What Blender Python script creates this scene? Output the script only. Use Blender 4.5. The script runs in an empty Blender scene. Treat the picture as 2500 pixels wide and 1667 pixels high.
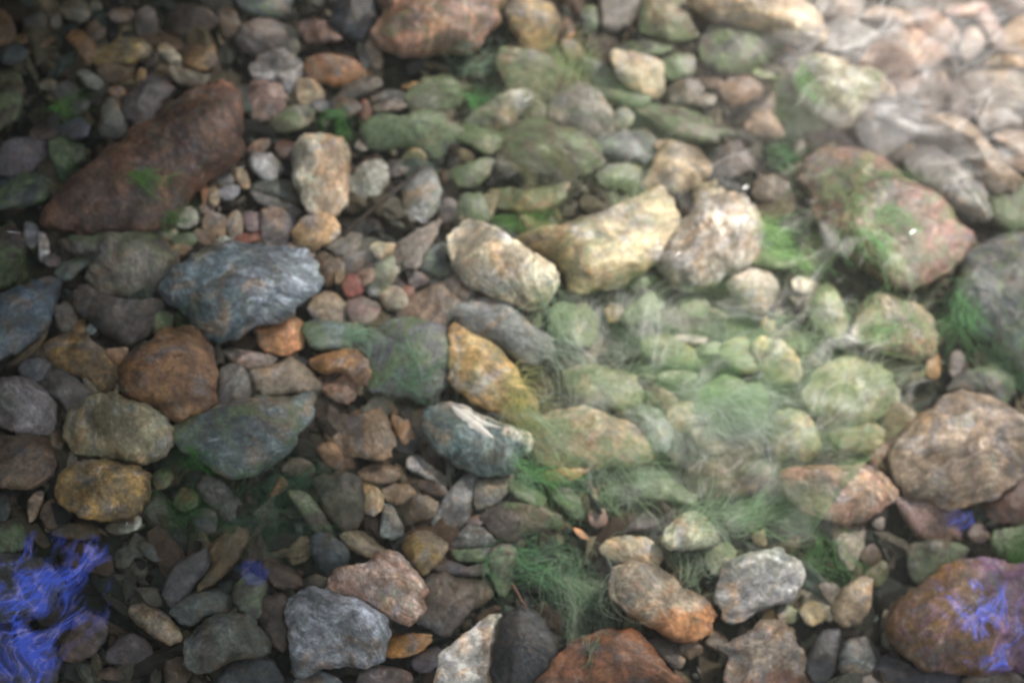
import bpy, bmesh, math, random
from mathutils import Vector, Matrix, noise
R = math.radians
scene = bpy.context.scene
col = scene.collection
random.seed(7)

# ------------------------------------------------------------------ camera
DIST, TILT = 3.6, R(22)
FAR = Vector((0.35, 0.937, 0)).normalized()
cam_d = bpy.data.cameras.new("camera"); cam = bpy.data.objects.new("camera", cam_d); col.objects.link(cam)
EYE = -FAR * DIST * math.sin(TILT) + Vector((0, 0, DIST * math.cos(TILT)))
fwd = (-EYE).normalized(); rgt = fwd.cross(Vector((0, 1, 0))).normalized(); upv = rgt.cross(fwd)
ROT = Matrix((rgt, upv, -fwd)).transposed()
cam.matrix_world = Matrix.Translation(EYE) @ ROT.to_4x4()
cam_d.sensor_width = 36; cam_d.lens = 36 * DIST / 1.5
cam_d.clip_start = .05; cam_d.clip_end = 400
cam_d.dof.use_dof = True; cam_d.dof.focus_distance = 3.23; cam_d.dof.aperture_fstop = 1.55
scene.camera = cam

def at(px, py, z=0.0):
    """where the sight line through a pixel of the photograph meets height z"""
    sx = (px - 1250) / 2500 * 1.5; sy = -(py - 833.5) / 2500 * 1.5
    d = ROT @ Vector((sx, sy, -DIST))
    k = (z - EYE.z) / d.z
    return EYE + d * k

# ------------------------------------------------------------------ sky, sun, exposure
SUN = Vector((0.45, 0.50, 0.74)).normalized()
CLOUD = (5.9, 6.2, 6.2)
world = bpy.data.worlds.new("World"); scene.world = world; world.use_nodes = True
wn = world.node_tree; bg = wn.nodes["Background"]
sky = wn.nodes.new("ShaderNodeTexSky"); sky.sky_type = 'NISHITA'; sky.sun_disc = False
sky.sun_elevation = math.asin(SUN.z); sky.sun_rotation = math.atan2(SUN.x, SUN.y)
# broken cloud over the clear sky
wt = wn.nodes.new("ShaderNodeTexCoord"); wz = wn.nodes.new("ShaderNodeTexNoise"); wz.inputs["Scale"].default_value = 2.2; wz.inputs["Detail"].default_value = 6
wr = wn.nodes.new("ShaderNodeMapRange"); wr.inputs[1].default_value = .36; wr.inputs[2].default_value = .56; wr.inputs[3].default_value = .35; wr.inputs[4].default_value = .97
wm = wn.nodes.new("ShaderNodeMix"); wm.data_type = 'RGBA'; wm.inputs[7].default_value = (CLOUD[0], CLOUD[1], CLOUD[2], 1)
wn.links.new(wt.outputs["Generated"], wz.inputs["Vector"]); wn.links.new(wz.outputs["Fac"], wr.inputs[0]); wn.links.new(wr.outputs[0], wm.inputs[0])
wn.links.new(sky.outputs[0], wm.inputs[6]); wn.links.new(wm.outputs[2], bg.inputs[0]); bg.inputs[1].default_value = 0.05
sd = bpy.data.lights.new("sun", 'SUN'); sd.energy = 5.0; sd.angle = R(10); sd.color = (1.0, 0.92, 0.84)
so = bpy.data.objects.new("sun", sd); col.objects.link(so); so.rotation_euler = SUN.to_track_quat('Z', 'Y').to_euler()
scene.view_settings.view_transform = 'Standard'; scene.view_settings.look = 'None'
scene.view_settings.exposure = 1.15; scene.view_settings.gamma = 1.0
scene.cycles.use_denoising = True
scene.cycles.max_bounces = 6; scene.cycles.diffuse_bounces = 3; scene.cycles.volume_bounces = 1
scene.cycles.transparent_max_bounces = 12
scene.render.film_transparent = False

# ------------------------------------------------------------------ helpers
def lin(hx):
    v = [int(hx[i:i+2], 16) / 255 for i in (0, 2, 4)]
    return [c / 12.92 if c <= .04045 else ((c + .055) / 1.055) ** 2.4 for c in v]

def tag(o, label=None, cat=None, group=None, kind=None):
    if label: o["label"] = label
    if cat: o["category"] = cat
    if group: o["group"] = group
    if kind: o["kind"] = kind
    return o

def link_mesh(name, verts, faces, mat, loc=(0, 0, 0), smooth=True, parent=None):
    me = bpy.data.meshes.new(name); me.from_pydata(verts, [], faces); me.update()
    if smooth: me.polygons.foreach_set("use_smooth", [True] * len(me.polygons))
    me.materials.append(mat)
    o = bpy.data.objects.new(name, me); col.objects.link(o); o.location = loc
    if parent: o.parent = parent
    return o

class NT:
    def __init__(s, name):
        s.m = bpy.data.materials.new(name); s.m.use_nodes = True; s.t = s.m.node_tree
        s.p = s.t.nodes["Principled BSDF"]; s.out = s.t.nodes["Material Output"]
    def n(s, typ, **kw):
        x = s.t.nodes.new(typ)
        for k, v in kw.items(): setattr(x, k, v)
        return x
    def set(s, sock, v):
        if hasattr(v, "is_output") or isinstance(v, bpy.types.NodeSocket): s.t.links.new(v, sock)
        else: sock.default_value = v
    def math(s, op, a, b=0.0, c=0.0, clamp=False):
        x = s.n("ShaderNodeMath", operation=op, use_clamp=clamp)
        s.set(x.inputs[0], a); s.set(x.inputs[1], b); s.set(x.inputs[2], c); return x.outputs[0]
    def vmath(s, op, a, b=(0, 0, 0)):
        x = s.n("ShaderNodeVectorMath", operation=op); s.set(x.inputs[0], a); s.set(x.inputs[1], b)
        return x.outputs["Value"] if op == 'DOT_PRODUCT' else x.outputs[0]
    def noise(s, vec, scale, detail=3, rough=.55, dist=0.0):
        x = s.n("ShaderNodeTexNoise"); s.set(x.inputs["Vector"], vec)
        x.inputs["Scale"].default_value = scale; x.inputs["Detail"].default_value = detail
        x.inputs["Roughness"].default_value = rough; x.inputs["Distortion"].default_value = dist
        return x.outputs["Fac"]
    def ramp(s, f, a, b, lo=0.0, hi=1.0):
        x = s.n("ShaderNodeMapRange", interpolation_type='SMOOTHSTEP')
        s.set(x.inputs[0], f); x.inputs[1].default_value = a; x.inputs[2].default_value = b
        x.inputs[3].default_value = lo; x.inputs[4].default_value = hi; return x.outputs[0]
    def mix(s, f, a, b, mode='MIX'):
        x = s.n("ShaderNodeMix", data_type='RGBA', blend_type=mode)
        s.set(x.inputs[0], f); s.set(x.inputs[6], a); s.set(x.inputs[7], b); return x.outputs[2]
    def attr(s, name, typ='OBJECT'):
        return s.n("ShaderNodeAttribute", attribute_name=name, attribute_type=typ)

# ------------------------------------------------------------------ materials
def stone_material():
    t = NT("river_stone")
    tc = t.n("ShaderNodeTexCoord"); oi = t.n("ShaderNodeObjectInfo")
    off = t.vmath('SCALE', (37.0, 91.0, 53.0)); 
    sc = off.node; t.t.links.new(oi.outputs["Random"], sc.inputs["Scale"])
    P = t.vmath('ADD', tc.outputs["Object"], off)
    rot = t.n("ShaderNodeVectorRotate", rotation_type='AXIS_ANGLE'); rot.inputs["Axis"].default_value = (.25, .2, 1)
    t.set(rot.inputs["Vector"], P); t.set(rot.inputs["Angle"], t.math('MULTIPLY', oi.outputs["Random"], 40.0))
    Q = rot.outputs[0]
    base = oi.outputs["Color"]; acc = t.attr("accent").outputs["Color"]
    mott = t.attr("mottle").outputs["Fac"]; strk = t.attr("streak").outputs["Fac"]; alg = t.attr("algae").outputs["Fac"]
    # two-tone stones: the second colour lies beyond a ragged line across the stone
    sp = t.vmath('DOT_PRODUCT', tc.outputs["Object"], t.attr("split").outputs["Vector"])
    ragged = t.math('MULTIPLY', t.math('SUBTRACT', t.noise(P, 26, 5, .6, .6), .5), 1.5)
    two = t.ramp(t.math('ADD', t.math('SUBTRACT', sp, t.attr("split_at").outputs["Fac"]), ragged), -.12, .2)
    n1 = t.noise(P, 22, 6, .62, 1.4)
    patch = t.math('MULTIPLY', t.ramp(n1, .44, .6), mott)
    c = t.mix(t.math('MAXIMUM', two, patch), base, acc)
    # slow tone drift, stone streaks doubling as painted water-light streaks, grain
    c = t.mix(1.0, c, t.n("ShaderNodeCombineColor").outputs[0], 'MIX') if False else c
    drift = t.ramp(t.noise(P, 14, 4, .55, 1.2), .3, .7, .5, 1.5)
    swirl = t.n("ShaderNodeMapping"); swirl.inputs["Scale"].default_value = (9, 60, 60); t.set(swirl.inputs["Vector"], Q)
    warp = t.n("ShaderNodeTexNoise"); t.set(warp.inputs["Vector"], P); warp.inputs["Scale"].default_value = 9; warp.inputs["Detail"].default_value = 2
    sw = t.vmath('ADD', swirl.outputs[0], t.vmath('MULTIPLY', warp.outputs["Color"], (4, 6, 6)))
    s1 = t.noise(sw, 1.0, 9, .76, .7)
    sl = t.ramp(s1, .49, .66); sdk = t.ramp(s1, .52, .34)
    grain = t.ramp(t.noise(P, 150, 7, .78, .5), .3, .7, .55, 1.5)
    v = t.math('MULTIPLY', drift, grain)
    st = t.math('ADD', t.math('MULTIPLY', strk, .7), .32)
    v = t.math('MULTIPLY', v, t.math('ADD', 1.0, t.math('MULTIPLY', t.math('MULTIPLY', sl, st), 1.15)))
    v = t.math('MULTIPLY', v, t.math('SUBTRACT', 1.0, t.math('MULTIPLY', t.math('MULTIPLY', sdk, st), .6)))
    c = t.vmath('SCALE', c); t.set(c.node.inputs[0], two.node and c.node.inputs[0].default_value) if False else None
    return t, base, acc, two, patch, v, P, alg, s1, n1

def finish_stone():
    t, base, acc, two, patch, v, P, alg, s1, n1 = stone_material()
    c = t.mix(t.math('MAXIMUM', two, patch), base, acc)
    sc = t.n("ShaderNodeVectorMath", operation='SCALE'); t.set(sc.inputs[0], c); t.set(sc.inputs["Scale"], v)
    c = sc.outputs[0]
    # broad drifts of rusty, grey-violet and green-grey mineral through each stone
    def drift_to(c, off, sc, lo, hi, amt, tint):
        f = t.ramp(t.noise(t.vmath('ADD', P, off), sc, 5, .62, 1.3), lo, hi)
        lum = t.n("ShaderNodeRGBToBW"); t.set(lum.inputs[0], c)
        k = t.n("ShaderNodeVectorMath", operation='SCALE'); k.inputs[0].default_value = tint; t.set(k.inputs["Scale"], lum.outputs[0])
        return t.mix(t.math('MULTIPLY', f, amt), c, k.outputs[0])
    c = drift_to(c, (1.7, 9.1, 4.2), 15, .50, .68, .6, (1.55, .92, .45))
    c = drift_to(c, (6.3, 2.2, 8.8), 17, .50, .68, .65, (.95, .98, 1.12))
    c = drift_to(c, (4.4, 5.9, 1.1), 20, .53, .70, .5, (.92, 1.08, .82))
    # warm/cool specks
    hue = t.ramp(t.noise(P, 48, 5, .68, 1.2), .48, .68)
    crust = t.ramp(t.noise(t.vmath('ADD', P, (3.1, 7.7, 1.3)), 34, 7, .74, 1.8), .56, .70)
    dark = t.ramp(t.noise(t.vmath('ADD', P, (8.1, 2.7, 5.3)), 40, 7, .74, 1.8), .57, .72)
    c = t.mix(t.math('MULTIPLY', hue, .5), c, t.mix(.5, c, (.20, .135, .075, 1)))
    lt = t.n("ShaderNodeVectorMath", operation='SCALE'); t.set(lt.inputs[0], c); lt.inputs["Scale"].default_value = 1.9
    dk = t.n("ShaderNodeVectorMath", operation='SCALE'); t.set(dk.inputs[0], c); dk.inputs["Scale"].default_value = .42
    c = t.mix(t.math('MULTIPLY', crust, .7), c, t.mix(.25, lt.outputs[0], (.5, .5, .48, 1)))
    c = t.mix(t.math('MULTIPLY', dark, .75), c, dk.outputs[0])
    # thin algae film where the stone carries it
    g = t.noise(P, 16, 5, .65, 1.6)
    film = t.ramp(t.math('ADD', g, t.math('MULTIPLY', alg, .42)), .53, .70, 0, .8)
    film = t.math('MULTIPLY', film, t.ramp(alg, 0, .2))
    gr = t.mix(t.ramp(t.noise(P, 90, 4, .7, 1.5), .35, .7), (.08, .12, .055, 1), (.22, .29, .15, 1))
    c = t.mix(film, c, gr)
    t.set(t.p.inputs["Base Color"], c)
    t.p.inputs["Roughness"].default_value = .36
    t.p.inputs["Specular IOR Level"].default_value = .42
    b = t.n("ShaderNodeBump"); b.inputs["Strength"].default_value = .42; b.inputs["Distance"].default_value = .006
    h = t.math('ADD', t.math('MULTIPLY', n1, 1.2), t.math('ADD', t.math('MULTIPLY', s1, .5), t.math('MULTIPLY', t.noise(P, 120, 4, .65), .4)))
    t.set(b.inputs["Height"], h); t.t.links.new(b.outputs[0], t.p.inputs["Normal"])
    return t.m
STONE = finish_stone()

def gravel_material():
    t = NT("gravel"); a = t.attr("Col", 'GEOMETRY'); tc = t.n("ShaderNodeTexCoord")
    v = t.math('MULTIPLY', t.ramp(t.noise(tc.outputs["Object"], 150, 5, .7, .6), .25, .75, .6, 1.4), t.ramp(t.noise(tc.outputs["Object"], 45, 4, .6, 1), .3, .7, .7, 1.3))
    sc = t.n("ShaderNodeVectorMath", operation='SCALE'); t.set(sc.inputs[0], a.outputs["Color"]); t.set(sc.inputs["Scale"], v)
    t.set(t.p.inputs["Base Color"], sc.outputs[0]); t.p.inputs["Roughness"].default_value = .65; t.p.inputs["Specular IOR Level"].default_value = .25
    return t.m

def bed_material():
    t = NT("silt_and_glare"); tc = t.n("ShaderNodeTexCoord"); P = tc.outputs["Object"]
    c = t.mix(t.ramp(t.noise(P, 30, 6, .7, 1), .35, .65), (.008, .011, .007, 1), (.035, .038, .026, 1))
    c = t.mix(t.ramp(t.noise(P, 7, 4, .6, 1), .5, .7), c, (.035, .05, .022, 1))
    t.set(t.p.inputs["Base Color"], c); t.p.inputs["Roughness"].default_value = .9
    b = t.n("ShaderNodeBump"); b.inputs["Strength"].default_value = .6; b.inputs["Distance"].default_value = .01
    t.set(b.inputs["Height"], t.noise(P, 80, 6, .7)); t.t.links.new(b.outputs[0], t.p.inputs["Normal"])
    return t.m

def algae_material():
    t = NT("algae"); a = t.attr("Col", 'GEOMETRY')
    d = t.n("ShaderNodeBsdfDiffuse"); tr = t.n("ShaderNodeBsdfTranslucent"); mx = t.n("ShaderNodeMixShader")
    t.set(d.inputs[0], a.outputs["Color"]); t.set(tr.inputs[0], a.outputs["Color"]); mx.inputs[0].default_value = .4
    t.t.links.new(d.outputs[0], mx.inputs[1]); t.t.links.new(tr.outputs[0], mx.inputs[2]); tp = t.n("ShaderNodeBsdfTransparent"); m2 = t.n("ShaderNodeMixShader"); m2.inputs[0].default_value = .6
    t.t.links.new(mx.outputs[0], m2.inputs[1]); t.t.links.new(tp.outputs[0], m2.inputs[2]); t.t.links.new(m2.outputs[0], t.out.inputs["Surface"])
    return t.m

def simple(name, c, rough=.8, c2=None, sc=20):
    t = NT(name); tc = t.n("ShaderNodeTexCoord")
    if c2: t.set(t.p.inputs["Base Color"], t.mix(t.ramp(t.noise(tc.outputs["Object"], sc, 5, .65, .8), .35, .65), (*c, 1), (*c2, 1)))
    else: t.p.inputs["Base Color"].default_value = (*c, 1)
    t.p.inputs["Roughness"].default_value = rough
    return t.m

# ------------------------------------------------------------------ stream bed, banks and water
def build_bed():
    vs, fs = [], []
    rad = [0] + [.06 * i for i in range(1, 28)] + [1.75 + .13 * i for i in range(13)] + [3.5, 3.8, 4.2, 5, 7, 11, 20, 45, 120]
    N = 160
    for r in rad:
        for k in range(N):
            a = 2 * math.pi * k / N; x, y = r * math.cos(a), r * math.sin(a)
            z = -.022 + .012 * noise.noise(Vector((x * 5, y * 5, 1)))
            e = max(0, min(1, (r - 3.3 - .25 * noise.noise(Vector((math.cos(a) * 2, math.sin(a) * 2, 4)))) / 1.2)); z += .55 * e * e * (3 - 2 * e)
            b = max(0, min(1, (max(-x, -x * .75 + y * .66 - .015) - .93 - .07 * noise.noise(Vector((y * 2.3, 2, 7))) - .05 * noise.noise(Vector((y * 7, z * 9, 3)))) / .30)); z += .95 * b * b * (3 - 2 * b) + .06 * b * noise.noise(Vector((x * 6, y * 6, 2)))  # steep left bank, out of view, added to cut sky light on that side
            if r > 3.3: z += .15 * noise.noise(Vector((x * .8, y * .8, 9))) * min(1, r - 3.3)
            vs.append((x, y, z))
    for i in range(len(rad) - 1):
        for k in range(N):
            k2 = (k + 1) % N
            fs.append((i * N + k, (i + 1) * N + k, (i + 1) * N + k2, i * N + k2))
    return tag(link_mesh("stream_bed", vs, fs, bed_material()), kind="structure")
build_bed()

def build_water():
    t = NT("stream_water"); t.t.nodes.remove(t.p)
    pv = t.n("ShaderNodeVolumePrincipled"); pv.inputs["Color"].default_value = (.93, .95, .93, 1); pv.inputs["Density"].default_value = WATER_DENSITY
    pv.inputs["Anisotropy"].default_value = .2
    t.t.links.new(pv.outputs[0], t.out.inputs["Volume"])
    s, z0, z1 = 4.4, -.35, .155
    vs = [(x, y, z) for z in (z0, z1) for y in (-s, s) for x in (-s, s)]
    fs = [(0, 2, 3, 1), (4, 5, 7, 6), (0, 1, 5, 4), (2, 6, 7, 3), (0, 4, 6, 2), (1, 3, 7, 5)]
    return tag(link_mesh("water", vs, fs, t.m, smooth=False), kind="structure")
WATER_DENSITY = .3
build_water()

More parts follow.
